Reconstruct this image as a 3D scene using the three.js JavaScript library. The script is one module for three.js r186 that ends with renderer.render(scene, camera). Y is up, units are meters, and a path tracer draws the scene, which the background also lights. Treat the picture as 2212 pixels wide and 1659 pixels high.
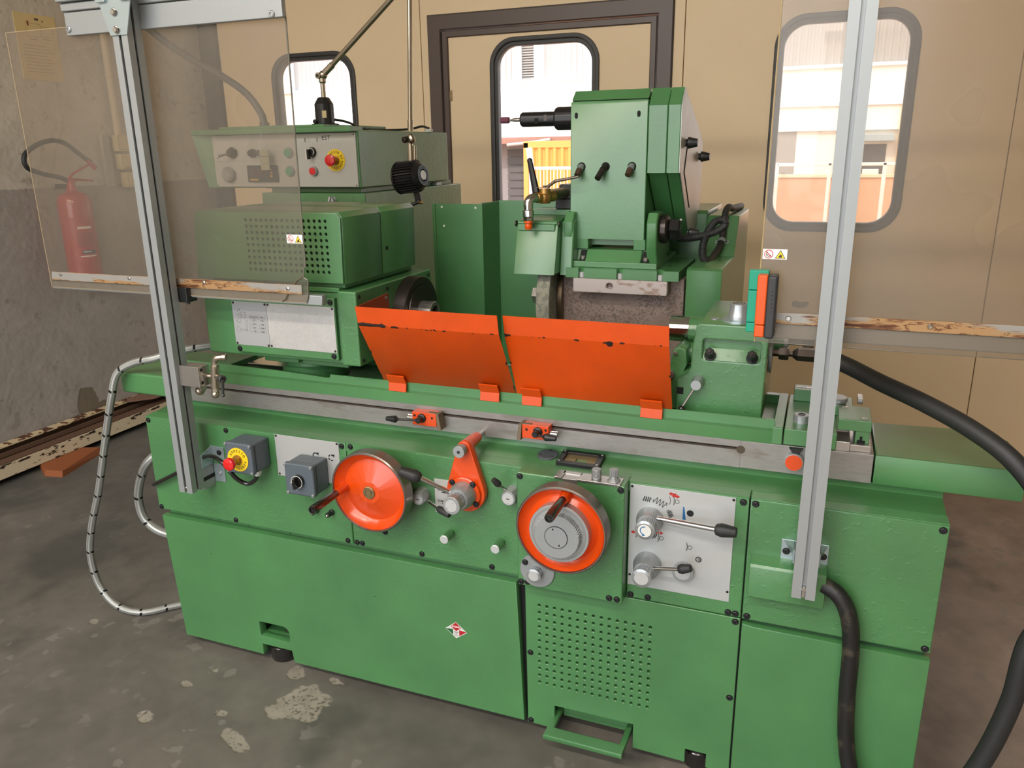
import * as THREE from 'three';
import { RoundedBoxGeometry } from 'three/addons/geometries/RoundedBoxGeometry.js';
import { ConvexGeometry } from 'three/addons/geometries/ConvexGeometry.js';
import { mergeGeometries, toCreasedNormals } from 'three/addons/utils/BufferGeometryUtils.js';
import { RectAreaLightUniformsLib } from 'three/addons/lights/RectAreaLightUniformsLib.js';

RectAreaLightUniformsLib.init();
const scene = new THREE.Scene();
// ---------------------------------------------------------------- camera
const camera = new THREE.PerspectiveCamera(52.04, 2212 / 1659, 0.05, 200);
camera.position.set(1.9259, 1.62, 1.7834);
camera.rotation.set(THREE.MathUtils.degToRad(-16.5816), THREE.MathUtils.degToRad(21.4826), THREE.MathUtils.degToRad(-0.9051), 'YXZ');
scene.add(camera);
// ---------------------------------------------------------------- renderer, exposure
const renderer = new THREE.WebGLRenderer({ antialias: true });
renderer.toneMapping = THREE.LinearToneMapping;
renderer.toneMappingExposure = 1.35;
renderer.shadowMap.enabled = true;
// ---------------------------------------------------------------- sky and sun
const SKY = 3.6, SUN = 1.6, LAMP = 44;
{
  const w = 64, h = 32, d = new Float32Array(w * h * 4);
  for (let j = 0; j < h; j++) for (let i = 0; i < w; i++) {
    const e = Math.max(0, ((j + 0.5) / h - 0.5) * 2), k = Math.pow(1 - e, 2.2), o = (j * w + i) * 4;
    d[o] = 0.52 + 0.46 * k; d[o + 1] = 0.68 + 0.31 * k; d[o + 2] = 0.96 + 0.02 * k; d[o + 3] = 1;
  }
  const t = new THREE.DataTexture(d, w, h, THREE.RGBAFormat, THREE.FloatType);
  t.mapping = THREE.EquirectangularReflectionMapping; t.magFilter = THREE.LinearFilter; t.needsUpdate = true;
  scene.background = t; scene.backgroundIntensity = SKY;
}
const sun = new THREE.DirectionalLight(0xfff0d8, SUN);
sun.position.set(-5, 11, 6.5); sun.target.position.set(0, 0, -6);
sun.castShadow = true; sun.shadow.mapSize.set(2048, 2048);
Object.assign(sun.shadow.camera, { left: -14, right: 14, top: 14, bottom: -14, near: 1, far: 50 });
scene.add(sun, sun.target);
// ceiling lamp positions [x, z] (fixtures and their lights are built together further down)
const LAMPS = [[-1.2, 3.2], [0.5, 3.2], [2.2, 3.2], [-1.2, 4.9], [0.5, 4.9], [2.2, 4.9]];

// ---------------------------------------------------------------- helpers
const V = (x, y, z) => new THREE.Vector3(x, y, z);
let seed = 7; const rnd = () => { seed = (seed * 1664525 + 1013904223) >>> 0; return seed / 4294967296; };
const HT = new Float32Array(65536); for (let i = 0; i < 65536; i++) HT[i] = rnd();
function vn(x, y, s, p) {          // value noise, period p
  const xi = Math.floor(x), yi = Math.floor(y), fx = x - xi, fy = y - yi, u = fx * fx * (3 - 2 * fx), v = fy * fy * (3 - 2 * fy);
  const x0 = xi % p, x1 = (xi + 1) % p, y0 = (yi % p) * 197 + s * 7919, y1 = ((yi + 1) % p) * 197 + s * 7919;
  const a = HT[(x0 + y0) & 65535], b = HT[(x1 + y0) & 65535], c = HT[(x0 + y1) & 65535], d = HT[(x1 + y1) & 65535];
  return a + (b - a) * u + (c - a) * v + (a - b - c + d) * u * v;
}
function fbm(u, v, f, oct, s) { let t = 0, a = 0.5, n = 0; for (let i = 0; i < oct; i++) { t += a * vn(u * f, v * f, s + i * 17, f); n += a; a *= 0.55; f *= 2; } return t / n; }
const sst = (a, b, x) => { const t = Math.min(1, Math.max(0, (x - a) / (b - a))); return t * t * (3 - 2 * t); };
const mixc = (a, b, t) => [a[0] + (b[0] - a[0]) * t, a[1] + (b[1] - a[1]) * t, a[2] + (b[2] - a[2]) * t];
function tex(w, h, fn, { srgb = true, metres = 1, metresV = metres, clamp = false } = {}) {
  const d = new Uint8Array(w * h * 4);
  for (let j = 0; j < h; j++) for (let i = 0; i < w; i++) {
    const c = fn((i + 0.5) / w, (j + 0.5) / h), o = (j * w + i) * 4;
    const g = typeof c === 'number' ? [c, c, c] : c;
    for (let k = 0; k < 3; k++) d[o + k] = Math.max(0, Math.min(255, g[k] * 255));
    d[o + 3] = 255;
  }
  const t = new THREE.DataTexture(d, w, h);
  t.wrapS = t.wrapT = clamp ? THREE.ClampToEdgeWrapping : THREE.RepeatWrapping; t.magFilter = THREE.LinearFilter; t.minFilter = THREE.LinearMipmapLinearFilter; t.generateMipmaps = true;
  if (srgb) t.colorSpace = THREE.SRGBColorSpace;
  t.repeat.set(1 / metres, 1 / metresV); t.needsUpdate = true; return t;
}
function canvasTex(w, h, draw) {
  const c = document.createElement('canvas'); c.width = w; c.height = h; draw(c.getContext('2d'), w, h);
  const t = new THREE.CanvasTexture(c); t.colorSpace = THREE.SRGBColorSpace; t.anisotropy = 8; return t;
}
// geometry: everything is written in world metres, then moved into its thing's own frame
function flat(g, keepUV) {
  g = g.index ? g.toNonIndexed() : g;
  const p = g.attributes.position, n = g.attributes.normal;
  if (!keepUV) {
    const uv = new Float32Array(p.count * 2);
    for (let i = 0; i < p.count; i += 3) {
      let ax = 0, ay = 0, az = 0;
      for (let k = 0; k < 3; k++) { ax += n.getX(i + k); ay += n.getY(i + k); az += n.getZ(i + k); }
      ax = Math.abs(ax); ay = Math.abs(ay); az = Math.abs(az);
      for (let k = 0; k < 3; k++) {
        const x = p.getX(i + k), y = p.getY(i + k), z = p.getZ(i + k), o = (i + k) * 2;
        if (ay >= ax && ay >= az) { uv[o] = x; uv[o + 1] = z; } else if (ax >= az) { uv[o] = z; uv[o + 1] = y; } else { uv[o] = x; uv[o + 1] = y; }
      }
    }
    g.setAttribute('uv', new THREE.BufferAttribute(uv, 2));
  }
  for (const k of Object.keys(g.attributes)) if (!['position', 'normal', 'uv'].includes(k)) g.deleteAttribute(k);
  g.morphAttributes = {}; return g;
}
const keep = (g) => { g.userData.keepUV = true; return g; };
function B(x0, x1, y0, y1, z0, z1, r = 0.003, s = 1) {
  const w = Math.abs(x1 - x0), h = Math.abs(y1 - y0), d = Math.abs(z1 - z0); r = Math.min(r, w / 2.01, h / 2.01, d / 2.01);
  const g = r > 0 ? new RoundedBoxGeometry(w, h, d, s, r) : new THREE.BoxGeometry(w, h, d);
  return g.translate((x0 + x1) / 2, (y0 + y1) / 2, (z0 + z1) / 2);
}
const shapeOf = (pts, holes = []) => { const s = new THREE.Shape(pts.map((p) => new THREE.Vector2(p[0], p[1]))); for (const h of holes) s.holes.push(h instanceof THREE.Path ? h : new THREE.Path(h.map((p) => new THREE.Vector2(p[0], p[1])))); return s; };
function rrect(x0, x1, y0, y1, r, n = 6) {       // corner radius r (or [bl, br, tr, tl])
  const R = Array.isArray(r) ? r : [r, r, r, r], o = [];
  [[x0, y0, 1, 1, Math.PI], [x1, y0, -1, 1, 1.5 * Math.PI], [x1, y1, -1, -1, 0], [x0, y1, 1, -1, 0.5 * Math.PI]].forEach(([x, y, sx, sy, a], i) => {
    if (!R[i]) { o.push([x, y]); return; }
    for (let k = 0; k <= n; k++) { const t = a + (k / n) * Math.PI / 2; o.push([x + sx * R[i] + R[i] * Math.cos(t), y + sy * R[i] + R[i] * Math.sin(t)]); }
  });
  return o;
}
const circ = (x, y, r, n = 12, e = 1) => Array.from({ length: n }, (_, i) => [x + r * Math.cos(i / n * 2 * Math.PI), y + r * e * Math.sin(i / n * 2 * Math.PI)]);
function prism(axis, pts, a0, a1, bev = 0.002, holes = [], seg = 1) {
  // axis z: pts (x,y); axis x: pts (z,y); axis y: pts (x,z)
  const f = axis === 'z' ? (p) => p : axis === 'x' ? (p) => [-p[0], p[1]] : (p) => [p[0], -p[1]];
  const s = shapeOf(pts.map(f), holes.map((h) => h.map(f)));
  let g = new THREE.ExtrudeGeometry(s, { depth: Math.max(1e-4, a1 - a0 - 2 * bev), bevelEnabled: bev > 0, bevelThickness: bev, bevelSize: bev, bevelOffset: -bev, bevelSegments: seg, curveSegments: 12 });
  g = toCreasedNormals(g.translate(0, 0, a0 + bev), 0.6);
  { const p = g.attributes.position, n = g.attributes.normal, lo = a0 + 1e-6, hi = a1 - 1e-6; for (let i = 0; i < p.count; i += 3) { let s = 0; for (let k = 0; k < 3; k++) s += p.getZ(i + k) >= hi ? 1 : p.getZ(i + k) <= lo ? -1 : 0; if (Math.abs(s) === 3) for (let k = 0; k < 3; k++) n.setXYZ(i + k, 0, 0, s / 3); } }
  if (axis === 'x') g.rotateY(Math.PI / 2); if (axis === 'y') g.rotateX(-Math.PI / 2);
  return g;
}
const DIR = { x: V(1, 0, 0), y: V(0, 1, 0), z: V(0, 0, 1) };
function place(g, o, d) { const q = new THREE.Quaternion().setFromUnitVectors(V(0, 1, 0), (d.isVector3 ? d.clone() : Array.isArray(d) ? V(...d) : DIR[d].clone()).normalize()); return g.applyQuaternion(q).translate(o[0], o[1], o[2]); }
function lathe(prof, o, d = 'y', seg = 28, crease = 0.5) { return place(toCreasedNormals(new THREE.LatheGeometry(prof.map((p) => new THREE.Vector2(Math.max(p[0], 0), p[1])), seg), crease), o, d); }
function cyl(o, d, r, h, seg = 24, c = Math.min(0.0015, h / 4, r / 4)) { return lathe([[0, 0], [r - c, 0], [r, c], [r, h - c], [r - c, h], [0, h]], o, d, seg); }
function hex(o, d, r, h, c = 0.002) { return lathe([[0, 0], [r, 0], [r, h - c], [r - c, h], [0, h]], o, d, 6, 0.3); }
function fluted(o, d, r, h, n = 20, depth = 0.0015) {
  const pts = []; for (let i = 0; i < n * 4; i++) { const k = i % 4, a = i / (n * 4) * 2 * Math.PI, q = k < 2 ? r : r - depth; pts.push([q * Math.cos(a), q * Math.sin(a)]); }
  const g = new THREE.ExtrudeGeometry(shapeOf(pts), { depth: h - 0.002, bevelEnabled: true, bevelThickness: 0.001, bevelSize: 0.001, bevelOffset: -0.001, bevelSegments: 1 });
  g.translate(0, 0, 0.001).rotateX(-Math.PI / 2); return place(toCreasedNormals(g, 0.4), o, d);
}
function bar(a, b, r, r2 = r, seg = 16) { const A = V(...a), D = V(...b).sub(A), L = D.length(); return lathe([[0, 0], [r, 0], [r2, L], [0, L]], a, D, seg); }
function ball(o, r, sy = 1) { return new THREE.SphereGeometry(r, 20, 14).scale(1, sy, 1).translate(...o); }
function tube(pts, r, seg = 60, rs = 12, ten = 0.5) {
  const c = new THREE.CatmullRomCurve3(pts.map((p) => V(...p)), false, 'centripetal', ten), g = new THREE.TubeGeometry(c, seg, r, rs, false);
  const cap = (t, s) => place(lathe([[0, 0], [r, 0]], [0, 0, 0], 'y', rs), c.getPoint(t).toArray(), c.getTangent(t).multiplyScalar(s));
  return mergeGeometries([flat(g), flat(cap(0, -1)), flat(cap(1, 1))]);
}
const used = {};
const numbered = (n) => { used[n] = (used[n] ?? -1) + 1; return used[n] ? `${n}_${String(used[n]).padStart(3, '0')}` : n; };
function mesh(name, geos, m, at) {
  const list = (Array.isArray(geos) ? geos.flat() : [geos]).map((g) => flat(g, g.userData.keepUV));
  const g = list.length > 1 ? mergeGeometries(list) : list[0];
  if (at) g.translate(-at[0], -at[1], -at[2]);
  const o = new THREE.Mesh(g, m); o.name = name; o.castShadow = o.receiveShadow = true; return o;
}
class Thing {
  constructor(name, label, category, at = [0, 0, 0], { group, kind } = {}) {
    this.at = at; this.o = new THREE.Group(); this.o.name = numbered(name); this.o.position.set(...at);
    if (label) this.o.userData.label = label; if (category) this.o.userData.category = category; if (group) this.o.userData.group = group; if (kind) this.o.userData.kind = kind;
    scene.add(this.o);
  }
  add(name, geos, m, parent, label) { const o = mesh(name, geos, m, this.at); if (label) o.userData.label = label; (parent ?? this.o).add(o); return o; }
  stamp(name, src, x, y, z, parent) { const o = new THREE.Mesh(src.geometry, src.material); o.name = name; o.castShadow = o.receiveShadow = true; o.position.set(x - this.at[0], y - this.at[1], z - this.at[2]); (parent ?? this.o).add(o); return o; }
}
function single(name, label, category, geos, m, at = [0, 0, 0], { group, kind } = {}) {
  const o = mesh(numbered(name), geos, m, at); o.position.set(...at); o.userData.label = label; if (category) o.userData.category = category; if (group) o.userData.group = group; if (kind) o.userData.kind = kind; scene.add(o); return o;
}
function planeUV(g, x0, x1, y0, y1, ax = 'x', ay = 'y') {   // uv 0..1 over a rectangle, for printed plates
  g = g.index ? g.toNonIndexed() : g; const p = g.attributes.position, uv = new Float32Array(p.count * 2), G = { x: 'getX', y: 'getY', z: 'getZ' };
  for (let i = 0; i < p.count; i++) { uv[2 * i] = (p[G[ax]](i) - x0) / (x1 - x0); uv[2 * i + 1] = (p[G[ay]](i) - y0) / (y1 - y0); }
  g.setAttribute('uv', new THREE.BufferAttribute(uv, 2)); return keep(g);
}
// ---------------------------------------------------------------- materials
const std = (o) => new THREE.MeshPhysicalMaterial(o);
const lin = (r, g, b) => new THREE.Color().setRGB(r, g, b);
const peelBump = tex(256, 256, (u, v) => fbm(u, v, 24, 3, 11), { srgb: false, metres: 0.18 });
const paintTone = (base, amt, s) => tex(512, 512, (u, v) => { const n = fbm(u, v, 5, 5, s) - 0.5, k = 1 + amt * n * 1.6; return [base[0] * k, base[1] * k, base[2] * k]; }, { metres: 0.9 });
const GREEN = [0.262, 0.468, 0.272];
const M = {};
M.green = std({ map: paintTone(GREEN, 0.13, 3), roughness: 0.42, bumpMap: peelBump, bumpScale: 0.0003, clearcoat: 0.9, clearcoatRoughness: 0.33 });
const castBump = tex(256, 256, (u, v) => fbm(u, v, 14, 3, 61) + 0.8 * sst(0.72, 0.8, fbm(u, v, 40, 2, 65)), { srgb: false, metres: 0.3 });
M.greenCast = std({ map: M.green.map, roughness: 0.4, bumpMap: castBump, bumpScale: 0.0009, clearcoat: 0.9, clearcoatRoughness: 0.33 });
function guardPaint(x0, x1, fold, s, big) {      // orange sheet paint with bare chips along the fold
  const H = 0.27, y0 = 0.97, W = x1 - x0; const t = tex(1024, 640, (u, v) => {
    const x = u * W, y = y0 + v * H, n = fbm(u, v * 0.64, 22, 5, s), m = fbm(u, v * 0.64, 5, 3, s + 3), d = Math.abs(y - fold(x)) / 0.006, e = Math.min(x, W - x) / 0.006;
    const lo = 0.93 - 0.33 * Math.exp(-d * d) - 0.24 * Math.exp(-e * e) + 0.16 * (0.5 - m) - big(x, y), k = 1 + 0.10 * (fbm(u, v * 0.64, 7, 4, s + 9) - 0.5), c = sst(lo, lo + 0.012, n);
    return mixc([0.80 * k, 0.285 * k, 0.02], n > lo + 0.05 ? [0.17, 0.115, 0.10] : [0.26, 0.13, 0.09], c);
  }, { clamp: true }); t.repeat.set(1, 1); return std({ map: t, roughness: 0.42, bumpMap: peelBump, bumpScale: 0.0001 });
}
M.orangePlate = std({ color: lin(0.60, 0.066, 0.002), roughness: 0.42 });
M.orange = std({ color: lin(0.62, 0.058, 0.002), roughness: 0.3, clearcoat: 0.4, clearcoatRoughness: 0.2 });
const brushed = (s, ax) => tex(512, 512, (u, v) => 0.42 + 0.3 * (ax ? fbm(u * 0.5, v, 64, 3, s) : fbm(u, v, 30, 3, s)), { srgb: false, metres: 0.35, metresV: 0.35 });
M.steel = std({ color: 0xb4b0ac, metalness: 0.85, roughness: 0.4, roughnessMap: brushed(31) });
M.rail = std({ map: tex(1024, 256, (u, v) => { const a = fbm(u, v, 6, 5, 41), b = fbm(u, v, 30, 3, 44), st = sst(0.60, 0.72, a) * 0.30; return mixc([0.60 + 0.1 * (b - 0.5), 0.59 + 0.1 * (b - 0.5), 0.575 + 0.1 * (b - 0.5)], [0.42, 0.38, 0.34], st + 0.25 * sst(0.55, 0.8, b)); }, { metres: 1.2, metresV: 0.3 }), metalness: 0.72, roughness: 0.42 });
M.mottled = std({ map: tex(1024, 1024, (u, v) => { const w = fbm(u, v, 6, 3, 51), a = vn(u * 110 + w * 12, v * 110 + w * 6, 53, 110), b = fbm(u, v, 4, 4, 55), k = sst(0.36, 0.62, b) * sst(0.55, 0.63, a); return mixc(mixc([0.62, 0.555, 0.52], [0.52, 0.445, 0.405], fbm(u, v, 12, 4, 57)), [0.37, 0.33, 0.305], 0.6 * k); }, { metres: 0.42 }), metalness: 0.35, roughness: 0.42 });
M.barSteel = std({ map: tex(512, 256, (u, v) => { const b = fbm(u, v, 8, 5, 71), k = sst(0.58, 0.75, b); return mixc([0.72, 0.68, 0.66], [0.50, 0.38, 0.31], 0.6 * k); }, { metres: 0.35, metresV: 0.18 }), metalness: 0.4, roughness: 0.45 });
M.polished = std({ color: 0xc8c6c4, metalness: 1, roughness: 0.16 });
M.darkSteel = std({ color: 0x4a4340, metalness: 0.85, roughness: 0.38 });
M.rimSteel = std({ color: 0x8d8580, metalness: 0.9, roughness: 0.3 });
M.alu = std({ color: 0x9da1a2, metalness: 0.5, roughness: 0.45 });
M.aluPlate = std({ map: tex(512, 512, (u, v) => { const a = fbm(u, v, 4, 5, 81), b = fbm(u, v, 60, 2, 83); const k = 0.73 + 0.09 * (a - 0.5) + 0.05 * (b - 0.5); return [k, k * 0.995, k * 0.985]; }, { metres: 0.3 }), metalness: 0.35, roughness: 0.42 });
M.silver = std({ color: 0xa3a7a9, metalness: 0.6, roughness: 0.36 });
M.silverCap = std({ color: 0xc0c2c2, metalness: 0.35, roughness: 0.35 });
M.zinc = std({ color: 0xaebdc2, metalness: 0.7, roughness: 0.32 });
M.black = std({ color: lin(0.012, 0.013, 0.014), roughness: 0.38 });
M.blackGloss = std({ color: lin(0.01, 0.009, 0.009), roughness: 0.16, clearcoat: 0.6 });
M.blackOxide = std({ color: lin(0.022, 0.021, 0.021), roughness: 0.35, metalness: 0.4 });
M.rubber = std({ color: lin(0.016, 0.017, 0.017), roughness: 0.55 });
M.hole = std({ color: lin(0.006, 0.007, 0.006), roughness: 0.9 });
M.boxGrey = std({ color: 0x525b63, roughness: 0.42 });
M.red = std({ color: lin(0.62, 0.012, 0.012), roughness: 0.28, clearcoat: 0.3 });
M.yellow = std({ color: lin(0.80, 0.58, 0.02), roughness: 0.4 });
M.white = std({ color: 0xd9d9d4, roughness: 0.4 });
M.brass = std({ color: 0xb08a4f, metalness: 0.9, roughness: 0.34 });
M.nickel = std({ color: 0xb0a594, metalness: 0.9, roughness: 0.27 });
M.bronze = std({ color: 0x8d7a58, metalness: 0.7, roughness: 0.4 });
M.frameBrown = std({ color: lin(0.085, 0.058, 0.045), roughness: 0.4 });
M.gasket = std({ color: lin(0.045, 0.042, 0.04), roughness: 0.5 });
M.glass = std({ color: 0xffffff, transmission: 1, thickness: 0, roughness: 0.02, ior: 1.5 });
const smudge = tex(512, 512, (u, v) => 0.23 + 0.17 * sst(0.3, 0.75, fbm(u, v, 3, 4, 91)) + 0.06 * (fbm(u, v, 9, 4, 95) - 0.5), { srgb: false, metres: 1.3 });
M.plexi = std({ color: 0xebe5dd, transmission: 0.97, thickness: 0, roughness: 1.0, roughnessMap: smudge, ior: 1.49 });
M.plexiEdge = std({ color: 0x6a675c, roughness: 0.3 });
M.lampBlack = std({ color: lin(0.014, 0.014, 0.015), roughness: 0.3 });
M.purple = std({ color: 0x6a3a4a, roughness: 0.85 });
M.stone = std({ map: tex(256, 256, (u, v) => { const a = fbm(u, v, 16, 4, 101); return mixc([0.56, 0.55, 0.49], [0.46, 0.465, 0.42], sst(0.4, 0.62, a)); }, { metres: 0.2 }), roughness: 0.9 });
M.cream = std({ map: tex(512, 512, (u, v) => { const k = 1 + 0.06 * (fbm(u, v, 4, 4, 111) - 0.5); return [0.90 * k, 0.80 * k, 0.65 * k]; }, { metres: 2.2 }), roughness: 0.5 });
M.ceiling = std({ color: 0xc9c4b8, roughness: 0.9 });
M.wallPaint = std({ color: 0xb9b1a2, roughness: 0.9 });
M.teal = std({ color: lin(0.0, 0.29, 0.175), roughness: 0.35 });
M.caseOrange = std({ color: lin(0.68, 0.085, 0.004), roughness: 0.35 });
M.caseBlack = std({ color: lin(0.03, 0.031, 0.034), roughness: 0.5 });
M.extRed = std({ color: lin(0.36, 0.006, 0.01), roughness: 0.3, clearcoat: 0.4 });
M.creamPlastic = std({ color: 0xc5b48a, roughness: 0.5 });
M.rustRail = std({ map: tex(1024, 128, (u, v) => { const a = fbm(u, v, 10, 5, 121), b = fbm(u, v, 5, 4, 125), line = Math.abs(a - 0.5) < 0.02 ? 0.75 : 0; const t = sst(0.40, 0.52, b); return mixc([0.60, 0.59, 0.57], mixc([0.66, 0.52, 0.36], [0.33, 0.18, 0.09], Math.max(line, sst(0.60, 0.74, a))), t); }, { metres: 0.9, metresV: 0.12 }), metalness: 0.25, roughness: 0.45 });
M.peeling = std({ map: tex(1024, 512, (u, v) => { const a = fbm(u, v, 14, 6, 131), b = fbm(u, v, 3, 3, 133); const t = sst(0.53, 0.55, a + 0.35 * (b - 0.5)); return mixc([0.76, 0.68, 0.54], mixc([0.26, 0.14, 0.09], [0.40, 0.24, 0.14], fbm(u, v, 30, 3, 137)), t); }, { metres: 0.7, metresV: 0.35 }), roughness: 0.75 });
M.creamSteel = std({ map: tex(1024, 256, (u, v) => { const a = fbm(u, v, 22, 5, 141), b = fbm(u, v, 5, 3, 143); const t = sst(0.66, 0.70, a * 0.75 + 0.4 * b); return mixc([0.80, 0.74, 0.62], [0.16, 0.10, 0.07], t); }, { metres: 0.9, metresV: 0.3 }), roughness: 0.6 });
M.rust = std({ color: lin(0.11, 0.055, 0.03), roughness: 0.8 });
M.wood = std({ color: lin(0.26, 0.075, 0.02), roughness: 0.7 });
M.braid = std({ map: tex(256, 256, (u, v) => { const a = Math.sin((u * 24 + v * 24) * Math.PI) * Math.sin((u * 24 - v * 24) * Math.PI); return [0.62 + 0.2 * a, 0.63 + 0.2 * a, 0.61 + 0.2 * a]; }, { metres: 0.05 }), metalness: 0.55, roughness: 0.4 });
M.bronzeDark = std({ color: 0x5a463a, metalness: 0.6, roughness: 0.45 });
// ---------------------------------------------------------------- the room
const XL = -2.08, XR = 6.4, ZB = -2.75, ZF = 5.6, YC = 4.6;
function structure(name, geos, m, label, at) { const o = mesh(numbered(name), geos, m, at ?? [0, 0, 0]); if (at) o.position.set(...at); o.userData.kind = 'structure'; if (label) o.userData.label = label; scene.add(o); return o; }
function child(parent, name, geos, m, label) { const o = mesh(name, geos, m, parent.position.toArray()); if (label) o.userData.label = label; parent.add(o); return o; }
// floor: worn concrete, with spalled patches where the photograph has them
{
  const W = 6, x0 = XL - 0.2, z0 = -2.85;
  const spots = [[0.56, 0.12, 0.10, 0.075, 0.5], [0.515, 0.19, 0.05, 0.03, 0.2], [0.45, 0.01, 0.045, 0.045, 0.7], [0.16, 0.178, 0.03, 0.012, 0.2], [-0.416, 0.018, 0.03, 0.02, 0.4], [0.20, 0.093, 0.015, 0.012, 0], [0.6, 0.002, 0.03, 0.015, 0.3], [0.36, 0.249, 0.02, 0.012, 0], [0.15, 0.341, 0.03, 0.02, 0.5], [2.8, -1.1, 0.03, 0.015, 0.5], [0.48, 0.33, 0.06, 0.02, 0.4], [0.9, 0.32, 0.05, 0.03, 0.1], [1.05, 0.40, 0.035, 0.018, 0.8]];
  const dist = (x, z) => { let m = 9; for (const [sx, sz, a, b, r] of spots) { const c = Math.cos(r), s = Math.sin(r), dx = x - sx, dz = z - sz; m = Math.min(m, Math.hypot((dx * c + dz * s) / a, (dz * c - dx * s) / b)); } return m; };
  const at = (u, v) => {
    const x = x0 + u * W, z = z0 + v * W, a = fbm(u, v, 9, 5, 201), b = fbm(u, v, 40, 4, 203), c = fbm(u, v, 150, 3, 205), d = dist(x, z) + 1.5 * (b - 0.5) + 0.9 * (c - 0.5);
    const sp = 1 - sst(0.85, 0.95, d), chip = sst(0.70, 0.72, fbm(u, v, 90, 4, 207)) * sst(0.42, 0.6, a), dark = sst(0.56, 0.72, fbm(u, v, 14, 5, 209));
    return { x, a, b, c, sp, chip, dark };
  };
  const hm = new Float32Array(1536 * 1536); let mi = 0;
  const color = tex(1536, 1536, (u, v) => {
    const { x, a, b, c, sp, chip, dark } = at(u, v);
    hm[mi++] = 0.62 + 0.2 * (b - 0.5) + 0.2 * (c - 0.5) - sp * (0.25 + 0.25 * vn(u * 900, v * 900, 211, 900)) - 0.18 * chip; const warm = sst(1.2, 3, x);
    let col = mixc([0.375, 0.362, 0.335], [0.60, 0.525, 0.48], warm * 0.85); const k = 1 + 0.34 * (a - 0.5) + 0.24 * (b - 0.5) + 0.14 * (c - 0.5);
    col = col.map((q) => q * k); col = mixc(col, [0.25, 0.25, 0.235], 0.6 * dark); col = mixc(col, [0.50, 0.49, 0.46], 0.55 * chip);
    const grit = vn(u * 900, v * 900, 211, 900); return mixc(col, grit > 0.80 ? [0.36, 0.34, 0.31] : [0.50 + 0.1 * c, 0.475 + 0.1 * c, 0.43 + 0.1 * c], sp);
  }, { metres: W });
  mi = 0; const bump = tex(1536, 1536, () => hm[mi++], { srgb: false, metres: W });
  color.offset.set(-x0 / W, -z0 / W); bump.offset.set(-x0 / W, -z0 / W);
  structure('floor', B(XL - 0.2, XR + 0.2, -0.2, 0, ZB - 0.1, ZF + 0.1, 0), std({ map: color, bumpMap: bump, bumpScale: 0.004, roughness: 0.62 }), 'worn grey concrete workshop floor with spalled patches');
}
// left wall: rough plaster above a smoother painted dado, with one bare patch low down
{
  const W = 5, z0 = -2.85, H = 5;
  const patch = (z, y) => Math.min(Math.hypot((z + 1.47) / 0.075, (y - 0.20) / 0.10), Math.hypot((z + 1.58) / 0.07, (y - 0.14) / 0.05));
  const cell = (u, v) => { const z = z0 + u * W, y = v * H, a = fbm(u, v, 8, 5, 221), b = fbm(u, v, 60, 4, 223), dado = 1 - sst(1.455, 1.462, y + 0.006 * (b - 0.5)), bare = 1 - sst(0.9, 0.96, patch(z, y) + 0.9 * (b - 0.5)), fleck = 0.6 * sst(0.72, 0.76, fbm(u, v, 90, 4, 225)); return { a, b, dado, bare, fleck, c: fbm(u, v, 220, 2, 227) }; };
  const hm = new Float32Array(1024 * 1024); let mi = 0;
  const color = tex(1024, 1024, (u, v) => { const { a, b, dado, bare, fleck, c: cc } = cell(u, v); hm[mi++] = 0.5 + (0.30 + 0.35 * (1 - dado)) * (b - 0.5) + 0.3 * (cc - 0.5) + 0.06 * dado - 0.35 * bare - 0.12 * fleck; let c = mixc([0.75, 0.72, 0.665], [0.60, 0.57, 0.54], dado); const k = 1 + 0.16 * (a - 0.5) + 0.1 * (b - 0.5); c = c.map((q) => q * k); c = mixc(c, [0.40, 0.36, 0.31], 0.4 * fleck); return mixc(c, [0.44, 0.40, 0.34], bare); }, { metres: W });
  mi = 0; const bump = tex(1024, 1024, () => hm[mi++], { srgb: false, metres: W });
  color.offset.set(-z0 / W, 0); bump.offset.set(-z0 / W, 0);
  structure('wall_left', B(XL - 0.2, XL, 0, YC, ZB - 0.1, ZF + 0.1, 0), std({ map: color, bumpMap: bump, bumpScale: 0.008, roughness: 0.85 }), 'rough plaster wall with a darker painted lower half');
}
structure('ceiling', B(XL - 0.2, XR + 0.2, YC, YC + 0.25, ZB - 0.1, ZF + 0.1, 0), M.ceiling);
structure('wall_right', B(XR, XR + 0.2, 0, YC, ZB - 0.1, ZF + 0.1, 0), M.wallPaint);
structure('wall_front', prism('z', [[XL, 0], [-1.95, 0], [-1.95, 4.1], [2.3, 4.1], [2.3, 0], [XR, 0], [XR, YC], [XL, YC]], ZF, ZF + 0.25, 0), M.wallPaint, 'front wall with a wide open gate');
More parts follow.
